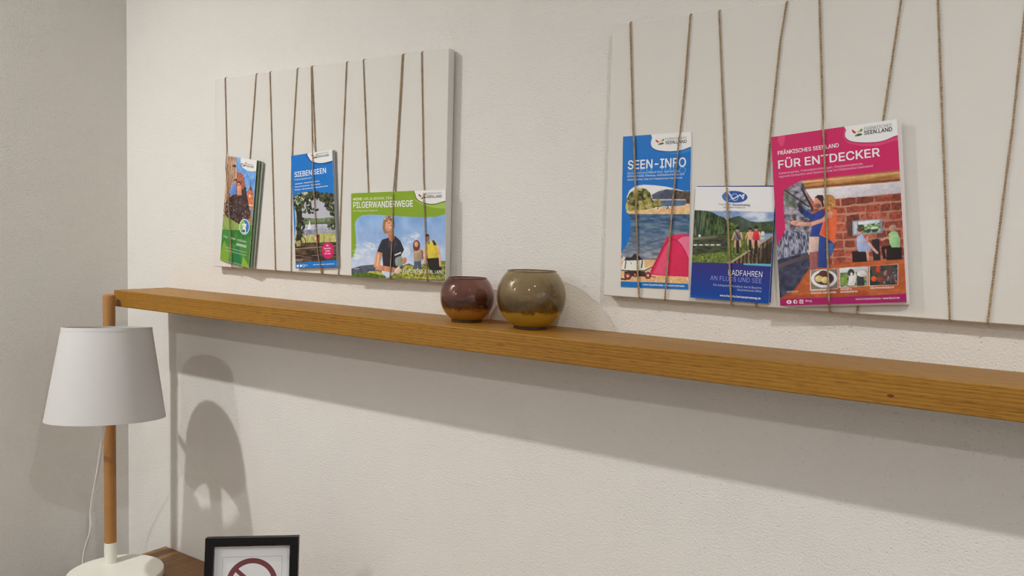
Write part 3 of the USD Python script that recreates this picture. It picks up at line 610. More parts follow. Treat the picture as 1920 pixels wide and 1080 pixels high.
s.poly([(936, 452), (965, 425), (1005, 436), (1028, 500), (1024, 558), (950, 556), (940, 500)], (142, 186, 132)); s.line([(945, 470), (880, 500)], 14, (190, 140, 120)); s.line([(950, 552), (890, 560), (905, 640)], 24, (36, 30, 34)); s.ell((966, 408), 26, 26, (176, 130, 112)); s.ell((972, 396), 24, 16, (150, 136, 124))
# three thumbnails
for (a, b, c, d) in ((328, 722, 546, 880), (553, 708, 776, 862), (784, 692, 1012, 852)):
    s.poly([(a, b + 6), (c, b - 6), (c, d - 6), (a, d + 6)], (206, 190, 186))
s.poly([(334, 730), (540, 720), (540, 870), (334, 880)], (120, 108, 96)); s.ell((436, 796), 100, 70, (216, 216, 222)).ell((436, 794), 76, 50, (70, 50, 46)).ell((396, 796), 30, 26, (198, 178, 120)).ell((444, 806), 30, 26, (202, 182, 124)).ell((430, 752), 34, 20, (90, 44, 46))
s.tex([(559, 716), (770, 704), (770, 854), (559, 862)], [(90, 110, 60), (150, 160, 130), (50, 50, 46)], 5, contrast=2); s.poly([(559, 716), (770, 704), (770, 740), (559, 752)], (190, 194, 200)); s.poly([(620, 730), (665, 724), (690, 780), (670, 850), (620, 850), (628, 780)], (214, 208, 204)); s.ell((644, 750), 26, 28, (60, 54, 54)).ell((648, 766), 10, 18, (220, 214, 210)); s.poly([(690, 770), (740, 770), (750, 850), (690, 850)], (50, 54, 60)); s.poly([(570, 790), (620, 770), (610, 830), (562, 840)], (120, 150, 60)); s.ell((730, 760), 40, 24, (204, 202, 200))
s.tex([(790, 700), (1006, 690), (1006, 844), (790, 852)], [(34, 44, 46), (64, 72, 66), (90, 60, 50)], 4, contrast=2); s.ell((822, 800), 22, 22, (206, 84, 44)).ell((856, 724), 18, 28, (186, 66, 40)).ell((870, 800), 26, 18, (130, 60, 46)); s.specks([(900, 740), (1000, 740), (1000, 830), (900, 830)], [(130, 120, 124), (90, 50, 60), (60, 80, 100), (150, 110, 100)], 40, 10)
s.grain = 0
s.poly([(0, 952), (560, 938), (1120, 916), (1140, 1020), (0, 1030)], (148, 24, 92))
s.ell((167, 973), 20, 15, WHITE); s.poly([(161, 964), (161, 982), (177, 973)], (148, 24, 92)); s.ell((215, 972), 16, 16, WHITE); s.line([(217, 986), (217, 965), (224, 961)], 6, (148, 24, 92)); s.line([(209, 972), (224, 972)], 5, (148, 24, 92)); s.poly([(246, 956), (276, 956), (276, 986), (246, 986)], WHITE); s.poly([(250, 960), (272, 960), (272, 982), (250, 982)], (148, 24, 92)); s.ring((261, 971), 7, 3.5, WHITE)
T2 = [caption(s, 'GASTRONOMIE &', (335, 892), (470, 888), 13, True), caption(s, 'REGIONAL EINKAUFEN', (335, 914), (528, 910), 13, True), caption(s, 'FREIZEIT &', (562, 888), (650, 884), 13, True), caption(s, 'SEHENSWERTES', (562, 908), (696, 904), 13, True), caption(s, 'GRUPPENANGEBOTE', (795, 880), (980, 874), 13, True), caption(s, 'ENTDECKEN', (150, 903), (234, 900), 12), caption(s, 'www.fraenkisches-seenland.de', (680, 966), (1026, 958), 17), caption(s, 'Blog', (293, 976), (340, 974), 17)]
s.z(1440, 215, 7.385)
T1 = [caption(s, 'FÜR ENTDECKER', (145, 748), (1545, 578), 108, True), caption(s, 'FRÄNKISCHES SEENLAND', (138, 558), (975, 458), 52, True)]
T3 = [caption(s, 'Sehenswertes, Freizeiteinrichtungen, Gruppenangebote,', (150, 832), (1312, 690), 30), caption(s, 'regional Einkaufen und Gastronomie im Fränkischen Seenland', (150, 872), (1445, 728), 30)]
T4 = [caption(s, 'FRÄNKISCHES', (1325, 222), (1708, 162), 44)]; T5 = [caption(s, 'SEEN.LAND', (1325, 282), (1714, 224), 52, True)]
leaflet('magazine', 'thick magenta magazine with a brick wall photo, front one on the right board', 'magazine', s, 1.5578, 1.5019, 0.1014, 0.0044, -T - 0.0075, [('title', (246, 240, 238), T1), ('small_print', (240, 178, 196), T3), ('small_print', (230, 214, 214), T2), ('region_name', (112, 112, 114), T4), ('region_name', (46, 44, 48), T5)])
copy_behind('magazine', 'white page edges of a magazine showing at the right behind the magenta magazine', 'magazine', .1455, .2095, 1.5606, 1.4990, 0.094, .0046, -T - 0.0027, (216, 204, 204))

# --- green leaflet (left board), leaning and fanned
s = Sheet(99.0, 209.5, [(428, 292.8), (482, 300), (469, 503.4), (409.6, 486.4)], (66, 122, 52)).z(400, 280, 4.7)
s.poly([(110, 40), (400, 80), (380, 660), (60, 600)], (104, 156, 214)); s.grain = 0.198
s.tex([(200, 60), (400, 80), (390, 420), (250, 420)], [(86, 136, 200), (120, 166, 216)], 8)
s.tex([(110, 40), (205, 60), (215, 260), (190, 420), (150, 560), (70, 590)], [(150, 112, 86), (196, 158, 126), (214, 182, 150), (120, 86, 70)], 4, stretch=(.35, 5), contrast=1.7)
for i in range(5): s.line([(128 + i * 17, 70), (122 + i * 13, 420)], 4, (124, 92, 74))
s.poly([(175, 130), (205, 134), (205, 150), (175, 146)], (56, 44, 40))
s.tex([(212, 190), (250, 195), (272, 215), (290, 330), (300, 480), (200, 480)], [(150, 84, 66), (184, 112, 86), (120, 66, 56)], 3)
s.tex([(305, 350), (316, 335), (332, 322), (352, 340), (362, 480), (352, 500), (305, 480)], [(190, 96, 56), (214, 126, 80), (150, 74, 52)], 3); s.poly([(316, 335), (334, 290), (352, 338)], (96, 76, 72)); s.line([(334, 295), (334, 265)], 4, (70, 60, 60)); s.ell((328, 388), 8, 14, (220, 206, 180)); s.poly([(300, 455), (365, 460), (362, 475), (300, 470)], (206, 190, 170))
s.tex([(60, 540), (140, 540), (350, 500), (355, 640), (240, 640), (140, 590), (60, 570)], [(126, 98, 78), (166, 136, 106)], 4)
s.tex([(118, 430), (170, 380), (230, 330), (290, 350), (320, 470), (325, 560), (250, 630), (160, 600), (105, 540)], [(26, 20, 22), (58, 42, 40), (92, 64, 54)], 2.4, True, contrast=2)
for c in ((112, 490), (160, 540), (210, 560), (262, 570), (308, 540)): s.ring(c, 24, 5, (28, 24, 26), 1.9); s.ring(c, 20, 1.6, (120, 108, 104), 1.9)
s.specks([(120, 420), (300, 400), (322, 560), (240, 620), (110, 540)], [(30, 26, 28), (88, 70, 64), (150, 130, 118), (60, 66, 90), (110, 60, 50)], 110, 7)
s.poly([(165, 285), (205, 280), (212, 370), (150, 380)], (92, 124, 184)); s.line([(170, 300), (148, 360)], 14, (120, 150, 200)); s.ell((200, 258), 14, 16, (50, 40, 40)); s.ell((198, 268), 10, 12, (190, 130, 106))
s.poly([(215, 300), (250, 298), (256, 380), (214, 380)], (206, 140, 112)); s.ell((233, 278), 14, 16, (56, 42, 40)); s.ell((230, 286), 10, 11, (196, 136, 112)); s.poly([(270, 340), (300, 345), (300, 430), (268, 430)], (60, 40, 44)); s.ell((284, 326), 12, 16, (52, 40, 40))
s.grain = 0
s.poly([(246, 72), (246, 120), (262, 152), (300, 176), (340, 184), (400, 178), (400, 60)], (216, 214, 212)); emblem(s, 272, 128, .42)
s.poly([(40, 555), (90, 560), (150, 582), (210, 618), (260, 645), (345, 640), (400, 650), (400, 1100), (20, 1100)], (66, 124, 50))
s.tex([(40, 555), (90, 560), (150, 582), (210, 618), (250, 640), (240, 760), (60, 720)], [(116, 140, 66), (140, 158, 84)], 9); s.tex([(60, 680), (345, 690), (345, 830), (50, 800)], [(40, 106, 42), (64, 130, 54)], 12)
s.poly([(50, 900), (90, 780), (140, 900), (120, 1010), (40, 980)], (112, 150, 44)); s.poly([(180, 860), (230, 820), (260, 1030), (150, 1005)], (30, 110, 58)); s.poly([(250, 1030), (270, 930), (330, 1040), (300, 1060)], (128, 162, 52)); s.line([(60, 972), (180, 998), (330, 1040)], 5, (140, 166, 120))
s.ell((281, 655), 48, 72, (214, 222, 214)).ell((281, 655), 42, 64, (46, 110, 176)); s.poly([(239, 655), (244, 620), (262, 598), (282, 592), (276, 660), (250, 700)], (128, 178, 72)); s.poly([(258, 640), (264, 622), (272, 634), (280, 616), (288, 632), (298, 624), (300, 645), (292, 655), (296, 715), (264, 712), (268, 655)], (232, 232, 228)); s.ell((276, 694), 10, 14, (84, 52, 50)); s.line([(258, 645), (284, 648)], 8, (190, 160, 190))
T1 = [caption(s, 'Tore - Türme - Schlösser', (82, 752), (300, 806), 22)]; T2 = [caption(s, 'RADWEG', (206, 828), (300, 854), 24, True)]
T3 = [caption(s, 'Fränkisches Seenland entdecken auf', (104, 852), (300, 902), 11), caption(s, 'dem Radweg durch die Region', (100, 880), (298, 928), 11)]; T4 = [caption(s, 'FRÄNKISCHES', (296, 128), (356, 136), 9)]; T5 = [caption(s, 'SEEN.LAND', (296, 146), (358, 154), 12, True)]
leaflet('leaflet', 'green cycle route leaflet with old town photo, leaning at the left board\'s left edge', 'leaflet', s, 0.4275, 1.4997, -0.119, 0.0013, -T - 0.0058, [('title', (214, 226, 206), T1), ('title', WHITE, T2), ('small_print', (206, 222, 196), T3), ('region_name', GREY_INK, T4), ('region_name', DARK_INK, T5)], tilt=-4.0)
copy_behind('leaflet', 'dark green leaflet edge just behind the leaning green cycle route leaflet', 'leaflet', .099, .2085, 0.4330, 1.4990, -0.115, .0013, -T - 0.0043, (84, 108, 80), -2.5, edge=M_PAPER_GREY)
copy_behind('leaflet', 'hindmost grey green leaflet fanned out right of the leaning green leaflet', 'leaflet', .099, .2075, 0.4375, 1.4985, -0.122, .0013, -T - 0.0028, (132, 144, 128), -0.6, edge=M_PAPER_GREY)

# --- blue leaflet with the lake seen under trees (left board)
s = Sheet(108.9, 209.5, [(544.4, 292), (622.6, 281.6), (631.9, 500.3), (556.2, 502.6)], (10, 108, 188)).z(530, 270, 4.32)
s.poly([(205, 70), (205, 122), (236, 156), (300, 172), (365, 166), (420, 140), (420, 30)], (8, 66, 124), True); s.poly([(212, 70), (212, 118), (242, 148), (300, 162), (362, 154), (420, 128), (420, 30)], (222, 220, 220), True); emblem(s, 255, 104, .48)
s.poly([(96, 500), (98, 445), (128, 406), (196, 394), (260, 398), (330, 410), (425, 426), (450, 960), (108, 975), (98, 850), (104, 760), (106, 650)], (172, 172, 184))
s.grain = 0.186
s.tex([(110, 600), (300, 612), (430, 600), (440, 665), (110, 670)], [(88, 104, 76), (120, 134, 100)], 4); s.tex([(110, 655), (440, 650), (440, 735), (110, 735)], [(156, 160, 178), (186, 188, 200)], 4, stretch=(4, 1)); s.poly([(110, 648), (430, 640), (430, 656), (110, 660)], (84, 98, 62))
s.poly([(205, 695), (220, 622), (232, 692)], (226, 226, 230)); s.poly([(150, 700), (440, 690), (440, 735), (150, 735)], (140, 146, 150), alpha=.6)
s.tex([(110, 735), (440, 730), (440, 820), (110, 820)], [(128, 136, 70), (170, 168, 96), (190, 184, 124)], 2, stretch=(.4, 3), contrast=1.8); s.tex([(140, 705), (270, 700), (270, 740), (140, 745)], [(90, 90, 110), (160, 160, 176)], 1.5, stretch=(.4, 3), contrast=2)
s.tex([(100, 805), (450, 800), (450, 960), (105, 975)], [(40, 30, 26), (74, 54, 44), (96, 74, 56)], 4, stretch=(3, 1), contrast=1.8); s.line([(110, 850), (440, 830)], 6, (150, 140, 110)); s.line([(240, 905), (440, 890)], 5, (120, 110, 90)); s.line([(110, 900), (250, 925)], 6, (110, 84, 70)); s.poly([(110, 930), (170, 925), (170, 945), (112, 950)], (140, 130, 116), alpha=.7)
s.tex([(104, 500), (150, 480), (160, 600), (148, 720), (158, 800), (112, 800), (122, 640)], [(22, 22, 18), (44, 40, 30)], 3); s.line([(250, 410), (340, 470), (420, 590)], 16, (34, 30, 24)); s.line([(330, 440), (360, 540), (420, 560)], 9, (34, 30, 24)); s.line([(150, 500), (220, 430), (330, 412)], 14, (34, 32, 24))
lv = [(28, 34, 20), (44, 52, 28), (64, 70, 40), (84, 92, 54), (22, 26, 16)]
s.specks([(98, 445), (128, 408), (196, 396), (300, 404), (430, 428), (430, 480), (330, 470), (250, 450), (170, 480), (150, 540), (98, 540)], lv, 240, 12)
s.specks([(300, 420), (430, 430), (430, 620), (380, 560), (330, 500)], lv, 90, 11); s.specks([(130, 470), (230, 460), (230, 580), (150, 560)], lv, 40, 11); s.specks([(350, 640), (430, 600), (430, 700), (370, 700)], lv, 40, 11); s.specks([(120, 660), (160, 600), (190, 620), (160, 770), (120, 760)], lv, 50, 11); s.specks([(100, 410), (200, 398), (190, 440), (100, 520)], [(120, 130, 90), (180, 180, 150), (90, 100, 66)], 40, 8)
s.specks([(195, 520), (300, 540), (240, 570)], lv, 14, 9)
for c in ((128, 800), (160, 795)): s.ring(c, 30, 5, (30, 28, 26), 1.3)
s.poly([(115, 790), (150, 780), (150, 830), (118, 830)], (150, 140, 86)); s.ell((290, 752), 10, 12, (70, 50, 46)); s.poly([(276, 762), (304, 762), (300, 800), (278, 800)], (160, 60, 52)); s.ell((270, 770), 8, 14, (210, 190, 180))
s.grain = 0
s.ell((367, 866), 48, 64, (196, 22, 96))
s.poly([(90, 962), (300, 950), (460, 940), (460, 1010), (90, 1020)], (10, 108, 188)); s.poly([(120, 976), (138, 975), (138, 993), (120, 994)], WHITE); s.poly([(146, 975), (162, 974), (162, 992), (146, 993)], WHITE); s.ring((177, 983), 9, 3, WHITE)
T1 = [caption(s, 'SIEBEN SEEN', (94, 275), (352, 240), 42, True)]
T2 = [caption(s, 'Freizeitspaß pur!', (94, 302), (232, 284), 14), caption(s, 'Altmühlsee · Großer Brombachsee', (98, 334), (298, 312), 10, True), caption(s, 'Kleiner Brombachsee · Igelsbachsee', (98, 358), (306, 336), 10, True), caption(s, 'Rothsee · Hahnenkammsee · Dennenloher See', (98, 382), (366, 354), 10, True), caption(s, 'www.fraenkisches-seenland.de', (250, 984), (420, 974), 9, True), caption(s, 'Blog', (190, 984), (208, 983), 9)]
T2 += [caption(s, t_, (x0, y_), (x1, y_ - 3), 12, True) for t_, x0, x1, y_ in (('Mit', 355, 375, 836), ('Übersichts-', 336, 396, 858), ('karten', 348, 386, 878), ('der Seen', 342, 390, 898))]
T4 = [caption(s, 'FRÄNKISCHES', (278, 92), (372, 78), 12)]; T5 = [caption(s, 'SEEN.LAND', (278, 116), (374, 102), 16, True)]
leaflet('leaflet', 'tall blue leaflet with a lake seen under trees, middle one on the left board', 'leaflet', s, 0.6418, 1.5034, 0.0760, 0.0014, -T - 0.0043, [('title', WHITE, T1), ('small_print', (222, 230, 238), T2), ('region_name', GREY_INK, T4), ('region_name', DARK_INK, T5)])
copy_behind('leaflet', 'grey edged leaflet peeking out behind the blue lake leaflet of the left board', 'leaflet', .1075, .2085, 0.6460, 1.5030, 0.064, .0016, -T - 0.0027, (110, 116, 120), edge=M_PAPER_GREY)

# --- wide green hiking brochure (left board)
PG = (122, 152, 34)
s = Sheet(213.0, 147.0, [(657.8, 362.2), (836, 357.6), (835.7, 523.3), (658.9, 518.7)], PG, 0.75).z(650, 340, 5.4)
s.poly([(690, 195), (760, 240), (880, 275), (1020, 290), (1020, 180)], (150, 174, 84))
s.poly([(712, 85), (700, 155), (726, 204), (790, 234), (870, 248), (952, 232), (1030, 196), (1030, 60)], (86, 110, 26), True); s.poly([(718, 80), (706, 150), (732, 196), (790, 224), (870, 237), (950, 222), (1030, 184), (1030, 60)], (226, 224, 222), True); emblem(s, 772, 160, .72)
s.poly([(40, 790), (76, 740), (96, 680), (96, 590), (86, 500), (82, 430), (106, 375), (160, 346), (240, 338), (400, 346), (600, 361), (800, 369), (920, 362), (1030, 330), (1030, 1000), (40, 1000)], (150, 178, 212))
s.tex([(40, 790), (76, 740), (96, 680), (96, 590), (86, 500), (82, 430), (106, 375), (160, 346), (240, 338), (400, 346), (600, 361), (800, 369), (920, 362), (1030, 330), (1030, 960), (40, 960)], [(-14, -12, -8), (0, 0, 0), (14, 12, 8)], 25, grad=((118, 156, 206), (196, 204, 220)))
for c, rx, ry in (((190, 690), 130, 50), ((120, 760), 90, 40), ((250, 640), 80, 30), ((690, 560), 60, 30), ((720, 540), 36, 20), ((590, 580), 40, 20), ((610, 690), 60, 40), ((640, 610), 50, 20)):
    for _ in range(26): s.ell((c[0] + s.rs.normal() * rx * .45, c[1] + s.rs.normal() * ry * .5), rx * .22, ry * .26, (222, 224, 228), alpha=.22)
s.grain = 0.161
s.tex([(40, 885), (150, 852), (300, 838), (360, 880), (360, 940), (40, 945)], [(64, 70, 90), (84, 88, 104)], 5); s.poly([(560, 850), (640, 826), (680, 845), (600, 870)], (70, 78, 96))
s.tex([(180, 930), (240, 905), (340, 905), (380, 940), (380, 990), (180, 990)], [(150, 142, 56), (190, 178, 84)], 4); s.tex([(40, 930), (200, 918), (400, 950), (400, 1000), (40, 1000)], [(56, 82, 26), (86, 116, 40)], 4)
s.tex([(540, 880), (600, 845), (700, 840), (1030, 790), (1030, 1000), (400, 1000)], [(74, 92, 34), (128, 132, 52), (168, 160, 70)], 3, contrast=1.8); s.specks([(560, 860), (700, 845), (1020, 800), (1020, 950), (480, 950)], [(206, 190, 70), (176, 166, 60), (60, 78, 30), (96, 116, 44)], 170, 9)
s.poly([(40, 962), (400, 974), (1030, 985), (1030, 1010), (40, 1010)], (66, 102, 28)); s.line([(690, 966), (1000, 974)], 6, (150, 166, 96))
# woman in front
s.poly([(365, 720), (310, 720), (340, 640), (365, 590), (430, 570), (500, 555), (550, 600), (590, 690), (560, 740), (575, 870), (440, 890), (375, 850)], (40, 40, 50)); s.poly([(430, 600), (470, 640), (500, 590), (520, 640), (470, 720), (430, 660)], (66, 66, 80), alpha=.7)
s.line([(336, 730), (318, 800), (312, 855)], 62, (196, 138, 106)); s.line([(312, 868), (400, 880), (480, 892)], 52, (190, 128, 98)); s.line([(330, 740), (318, 850)], 16, (226, 176, 140))
s.poly([(415, 520), (480, 500), (492, 570), (470, 620), (440, 600)], (178, 110, 80)); s.ell((425, 440), 56, 88, (150, 118, 86), 8); s.ell((438, 448), 44, 62, (202, 142, 112), 8); s.poly([(375, 430), (385, 370), (420, 350), (470, 360), (490, 420), (495, 480), (470, 410), (430, 390), (400, 420), (396, 500), (410, 535), (385, 520), (368, 480)], (132, 102, 72)); s.specks([(385, 365), (480, 360), (480, 395), (390, 410)], [(190, 164, 130), (110, 82, 58), (216, 196, 164)], 26, 8)
s.line([(424, 428), (446, 420)], 6, (90, 56, 46)); s.ell((446, 470), 14, 6, (226, 206, 196)); s.ell((440, 440), 8, 14, (214, 154, 124))
s.ell((590, 800), 24, 36, (190, 122, 92), 20); s.ell((560, 790), 18, 30, (190, 126, 96)); s.poly([(490, 740), (556, 712), (560, 724), (496, 750)], (226, 224, 220)); s.poly([(505, 770), (560, 750), (575, 800), (565, 860), (505, 850), (495, 800)], (130, 142, 130)); s.poly([(500, 880), (540, 850), (560, 900), (530, 930), (490, 920)], (214, 184, 166))
# girl and man behind
s.line([(710, 880), (722, 930)], 20, (196, 140, 110)); s.line([(748, 880), (758, 935)], 20, (200, 146, 116)); s.poly([(688, 800), (758, 795), (766, 880), (738, 890), (724, 840), (716, 890), (694, 880)], (70, 86, 116)); s.poly([(684, 700), (705, 680), (745, 678), (772, 700), (766, 800), (690, 806)], (156, 136, 112)); s.line([(770, 700), (778, 780)], 16, (120, 70, 60))
s.ell((714, 648), 36, 54, (106, 56, 40)); s.ell((712, 636), 20, 28, (206, 150, 124)); s.poly([(684, 680), (694, 640), (690, 730)], (96, 50, 36)); s.line([(690, 720), (740, 700)], 14, (206, 156, 130))
s.poly([(818, 772), (936, 766), (965, 860), (960, 930), (850, 935), (838, 860)], (34, 30, 28)); s.poly([(806, 640), (840, 604), (890, 598), (925, 640), (934, 768), (820, 776)], (204, 182, 62)); s.poly([(868, 600), (890, 596), (915, 640), (890, 650)], (48, 44, 48)); s.line([(928, 660), (945, 740), (952, 850)], 22, (206, 160, 134)); s.line([(806, 660), (790, 740), (800, 830)], 20, (206, 160, 134)); s.ell((822, 572), 22, 34, (120, 78, 62)); s.ell((818, 574), 17, 26, (176, 110, 90)); s.ell((822, 548), 20, 12, (60, 46, 40)); s.poly([(822, 610), (850, 604), (840, 650)], (120, 104, 50))
s.specks([(680, 890), (960, 890), (960, 940), (680, 940)], [(90, 110, 40), (190, 176, 64), (70, 90, 34)], 60, 9)
s.grain = 0
T1 = [caption(s, 'PILGERWANDERWEGE', (64, 271), (678, 258), 60, True)]; T2 = [caption(s, 'MEINE', (62, 192), (158, 190), 25, True), caption(s, 'URLAUBSWELTEN', (172, 190), (462, 184), 25), caption(s, 'Im Fränkischen Seenland', (64, 308), (318, 303), 17)]
T3 = [caption(s, 'FRÄNKISCHES SEEN. LAND', (558, 920), (985, 924), 34)]; T4 = [caption(s, 'FRÄNKISCHES', (814, 142), (966, 138), 18)]; T5 = [caption(s, 'SEEN.LAND', (814, 178), (970, 172), 25, True)]
T3.append(caption(s, 'Rothsee', (78, 892), (130, 886), 12))
leaflet('brochure', 'wide green hiking brochure at the left board\'s right edge, three walkers under blue sky', 'brochure', s, 0.8439, 1.4629, 0.0242, 0.0014, -T - 0.0027, [('title', WHITE, T1), ('small_print', (216, 224, 190), T2), ('region_title', WHITE, T3), ('region_name', GREY_INK, T4), ('region_name', DARK_INK, T5)])

# ------------------------------------------------------------------ glass bowls on the shelf
def bowl(r, lo, hi, cx, cy, m, mfoot, mrim, label):
    t = thing('glass_bowl', label, 'bowl', (cx, cy, SZ))
    a0, a1 = -math.asin(lo), math.asin(hi); th = np.linspace(a0, a1, 40); w = 0.0016
    zc = r * lo + 0.0028
    out = [(r * math.cos(a), zc + r * math.sin(a)) for a in th]
    inn = [((r - w) * math.cos(a), zc + (r - w) * math.sin(a)) for a in np.linspace(a1 - 0.004, a0 + 0.03, 40)]
    rim = (out[-1][0] - w / 2, out[-1][1] + 0.0006)
    obj('glass', lathe([(0, zc - r * lo)] + out + [rim] + inn + [(0, inn[-1][1])]), m, t, 50)
    tr = np.linspace(0, 2 * np.pi, 11); rr_ = rim[0]
    obj('rim', lathe([(rr_ + 0.0011 * math.cos(a), rim[1] - 0.0003 + 0.0009 * math.sin(a)) for a in tr]), mrim, t, True)
    fr = out[0][0]
    obj('foot', lathe([(0, 0), (fr * 1.0, 0), (fr * 1.06, 0.0008), (fr * 1.05, 0.0032), (fr * .9, 0.0036), (0, 0.0036)]), mfoot, t, 40)
    return t
M_GL1 = tinted_glass('smoky_olive_glass', [(0.0, (0.80, 0.62, 0.20)), (0.26, (0.80, 0.62, 0.20)), (0.31, (0.52, 0.44, 0.28)), (0.42, (0.64, 0.56, 0.40)), (0.55, (0.77, 0.715, 0.60)), (1.0, (0.80, 0.75, 0.645))],
                     [(0.0, (0.64, 0.44, 0.05)), (0.26, (0.60, 0.41, 0.05)), (0.31, (0.15, 0.10, 0.04)), (0.47, (0.33, 0.24, 0.11)), (1.0, (0.60, 0.46, 0.28))], 0.065, [(0.0, 0.48), (0.26, 0.42), (0.31, 0.09), (1.0, 0.055)])
M_GL2 = tinted_glass('plum_glass', [(0.0, (0.80, 0.50, 0.22)), (0.20, (0.80, 0.52, 0.20)), (0.27, (0.46, 0.32, 0.29)), (0.40, (0.58, 0.42, 0.39)), (0.5, (0.71, 0.56, 0.53)), (1.0, (0.76, 0.62, 0.59))],
                     [(0.0, (0.56, 0.36, 0.05)), (0.20, (0.52, 0.33, 0.05)), (0.27, (0.12, 0.07, 0.05)), (0.45, (0.20, 0.075, 0.05)), (1.0, (0.36, 0.19, 0.15))], 0.065, [(0.0, 0.42), (0.20, 0.34), (0.27, 0.09), (1.0, 0.055)])
M_FOOT = plain('dark_glass_foot', (46, 16, 12), 0.5)
bowl(0.0510, 0.885, 0.71, 1.1405, -0.0535, M_GL1, M_FOOT, plain('olive_rim', (96, 82, 58), 0.25), 'larger smoky olive glass bowl on the shelf, right of the plum one')
bowl(0.0420, 0.84, 0.70, 1.0195, -0.0500, M_GL2, M_FOOT, plain('plum_rim', (74, 40, 34), 0.25), 'smaller plum coloured glass bowl on the shelf, left of the olive one')

# ------------------------------------------------------------------ table lamp
BX, BY, BZ = 0.221, -0.161, 0.750
lamp = thing('table_lamp', 'table lamp with white cone shade, wooden pole and round white base in the corner', 'lamp', (BX, BY, BZ))
R = 0.0915
obj('base', lathe([(0, 0), (R - 0.001, 0), (R, 0.002), (R, 0.0115), (R - 0.0012, 0.0135), (R - 0.003, 0.0140), (0, 0.0140)]), M_WHITE_METAL, lamp)
px, py = 0.171 - BX, -0.1425 - BY
obj('sleeve', lathe([(0, 0.0138), (0.0122, 0.0138), (0.0122, 0.0565), (0.0118, 0.0575), (0, 0.0575)]).apply_translation((px, py, 0)), M_WHITE_METAL, lamp)
obj('pole', lathe([(0, 0.0572), (0.0117, 0.0572), (0.0117, 0.570), (0.0108, 0.5735), (0.008, 0.5752), (0, 0.5756)]).apply_translation((px, py, 0)), M_POLE, lamp)
ax = np.array([-0.069, 0.062, 1.0]); ax /= np.linalg.norm(ax)
SC = np.array([0.285 - BX, -0.213 - BY, (1.272 + 1.099) / 2 - BZ]); hh = (1.272 - 1.099) / 2; rt, rb_ = 0.0782, 0.1052
rot = trimesh.geometry.align_vectors([0, 0, 1], ax)
def placed(m):
    m = m.copy(); m.apply_transform(rot); m.apply_translation(SC); return m
shd = obj('shade', placed(lathe([(rb_, -hh), (rt, hh), (rt - 0.0013, hh), (rb_ - 0.0013, -hh), (rb_, -hh)], 128)), M_SHADE, lamp, 40)
sl = (rb_ - rt) / (2 * hh)
def band(z0, z1):
    r = lambda z: rt + (hh - z) * sl
    return lathe([(r(z0) + 0.0003, z0), (r(z1) + 0.0003, z1), (r(z1) - 0.0016, z1), (r(z0) - 0.0016, z0), (r(z0) + 0.0003, z0)], 128)
obj('hem', placed(band(hh - 0.006, hh + 0.0003)), M_SHADE, shd, 40); obj('hem', placed(band(-hh - 0.0003, -hh + 0.004)), M_SHADE, shd, 40)
tp = SC + ax * 0.030; pl = np.array([px, py, tp[2] - 0.006])
obj('arm', cat(cyl(pl, tp, 0.005, n=16), cyl(tp + ax * 0.012, tp - ax * 0.05, 0.016, n=24), *[cyl(tp + ax * 0.008, tp + ax * 0.008 + rot[:3, :3] @ (np.array([math.cos(a), math.sin(a), 0]) * 0.086), 0.0012, n=8) for a in (0.4, 2.5, 4.6)]), M_WHITE_METAL, lamp)
bl = trimesh.creation.icosphere(3, 0.030); bl.apply_translation(tp - ax * 0.074 + np.array([-0.024, 0, 0]))
obj('bulb', bl, M_BULB, lamp, True)
cp = catmull([(0.268, -0.205, 1.175), (0.246, -0.193, 1.115), (0.2285, -0.185, 1.0835), (0.2176, -0.180, 1.0702), (0.148, -0.155, 0.9621), (0.0836, -0.135, 0.8584), (0.0680, -0.128, 0.805), (0.0205, -0.120, 0.7168), (0.016, -0.118, 0.55), (0.03, -0.10, 0.25), (0.06, -0.06, 0.0030), (0.075, -0.03, 0.0030)], k=10) - np.array([BX, BY, BZ])
obj('cord', tube(cp, 0.0029, 10), M_CORD, lamp, True)

# ------------------------------------------------------------------ framed no smoking sign on the table
A, Bq = np.array([0.617, -0.228, 0.0]), np.array([0.730, -0.127, 0.0])
ang = math.degrees(math.atan2(Bq[1] - A[1], Bq[0] - A[0])); lean = 9.0
FW, FH, FD, FB = 0.1516, 0.1995, 0.016, 0.0137
mid = (A + Bq) / 2; n_ = np.array([-(Bq - A)[1], (Bq - A)[0], 0]) / np.linalg.norm(Bq - A)    # away from the camera
foot = mid - n_ * FH * math.sin(math.radians(lean))
fr = thing('picture_frame', 'black picture frame with a no smoking sign standing on the table', 'picture frame', (foot[0], foot[1], 0.7503), rz=ang, rx=-lean)
def bar(p0, p1, p2, p3):
    """mitred frame bar from its four front corners (x, z)"""
    pg = Polygon([p0, p1, p2, p3]); m = trimesh.creation.extrude_polygon(pg, FD, engine='earcut')
    v = np.array(m.vertices); m.vertices = np.stack([v[:, 0], -v[:, 2] , v[:, 1]], 1); m.fix_normals(); return m
w2 = FW / 2
for q in (((-w2, 0), (w2, 0), (w2 - FB, FB), (-w2 + FB, FB)), ((w2, 0), (w2, FH), (w2 - FB, FH - FB), (w2 - FB, FB)), ((w2, FH), (-w2, FH), (-w2 + FB, FH - FB), (w2 - FB, FH - FB)), ((-w2, FH), (-w2, 0), (-w2 + FB, FB), (-w2 + FB, FH - FB))):
    obj('frame_bar', bar(*q), M_BLACK, fr, False)
obj('backboard', bx(-w2 + 0.004, w2 - 0.004, -0.004, 0.0008, 0.004, FH - 0.004), M_BLACK, fr, False)
iw, ih0, ih1 = w2 - FB + 0.002, FB - 0.002, FH - FB + 0.002
M_SIGN = plain('sign_paper', (222, 226, 242), 0.6)
sg = obj('sign_sheet', bx(-iw, iw, -0.0065, -0.0042, ih0, ih1), M_SIGN, fr, False)
yy = -0.00658
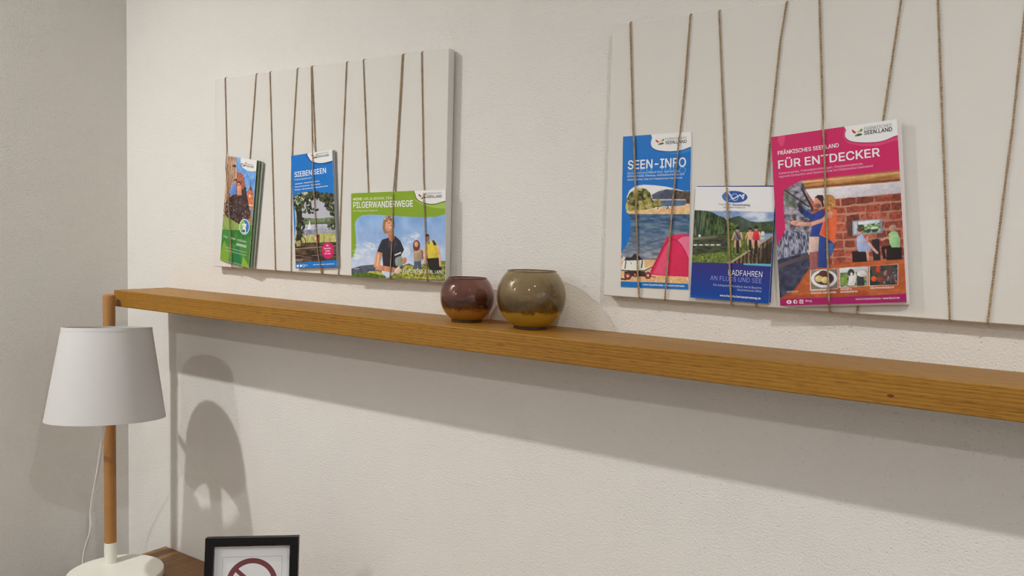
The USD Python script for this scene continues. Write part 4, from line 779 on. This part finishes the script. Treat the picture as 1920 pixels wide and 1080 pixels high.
def flat(pg, y=yy):
    """a flat printed shape in the sheet's plane"""
    ms = []
    for g in getattr(pg, 'geoms', [pg]):
        v, f = trimesh.creation.triangulate_polygon(g, engine='earcut'); ms.append(trimesh.Trimesh(np.stack([v[:, 0], np.full(len(v), y), v[:, 1]], 1), f, process=False))
    return cat(*ms)
cz = FH - 0.0775
from shapely.geometry import Point, box as sbox
from shapely import affinity
ring = Point(0, cz).buffer(0.0420, 64).difference(Point(0, cz).buffer(0.0335, 64))
slash = affinity.rotate(sbox(-0.0385, cz - 0.0034, 0.0385, cz + 0.0034), -42, origin=(0, cz))
obj('prohibition_ring', flat(ring.union(slash)), plain('sign_maroon', (112, 58, 62), 0.5), sg, False)
cig = sbox(-0.024, cz - 0.004, 0.012, cz + 0.004).union(sbox(0.0132, cz - 0.004, 0.019, cz + 0.004)).difference(slash.buffer(0.0012))
obj('cigarette', flat(cig), plain('sign_black', (40, 38, 40), 0.5), sg, False)
ln = sbox(-0.0487, FH - 0.0330 - 0.128, 0.0487, FH - 0.0330); obj('border_line', flat(ln.difference(ln.buffer(-0.0004, join_style=2))), plain('sign_line', (110, 112, 120), 0.5), sg, False)
obj('mat_line', flat(sbox(-iw + .0065, ih0 + .0065, iw - .0065, ih1 - .0065).difference(sbox(-iw + .0069, ih0 + .0069, iw - .0069, ih1 - .0069))), plain('mat_grey', (188, 190, 202), 0.5), sg, False)
obj('glass', bx(-iw, iw, -0.0092, -0.0080, ih0, ih1), M_PANE, fr, False)
el = math.radians(lean)
# easel leg hinged on the back, foot on the table
top = np.array([0, 0.001, FH * 0.62]); fz = 0.0
ft = np.array([0, 0.075, 0.0]); ft = np.array([0, 0.075 * math.cos(el), 0.075 * math.sin(el)])   # a point on the table plane in the leaning frame's axes
def strut(a, b, w0, w1, th):
    d = np.array([0, (b - a)[2], -(b - a)[1]]); d /= np.linalg.norm(d); d *= th
    P = [a + [-w0, 0, 0], a + [w0, 0, 0], b + [w1, 0, 0], b + [-w1, 0, 0]]
    return trimesh.convex.convex_hull(np.array(P + [p + d * (1 if d[1] > 0 else -1) for p in P]))
obj('easel_leg', strut(top, ft, 0.012, 0.028, 0.002), M_BLACK, fr, False)
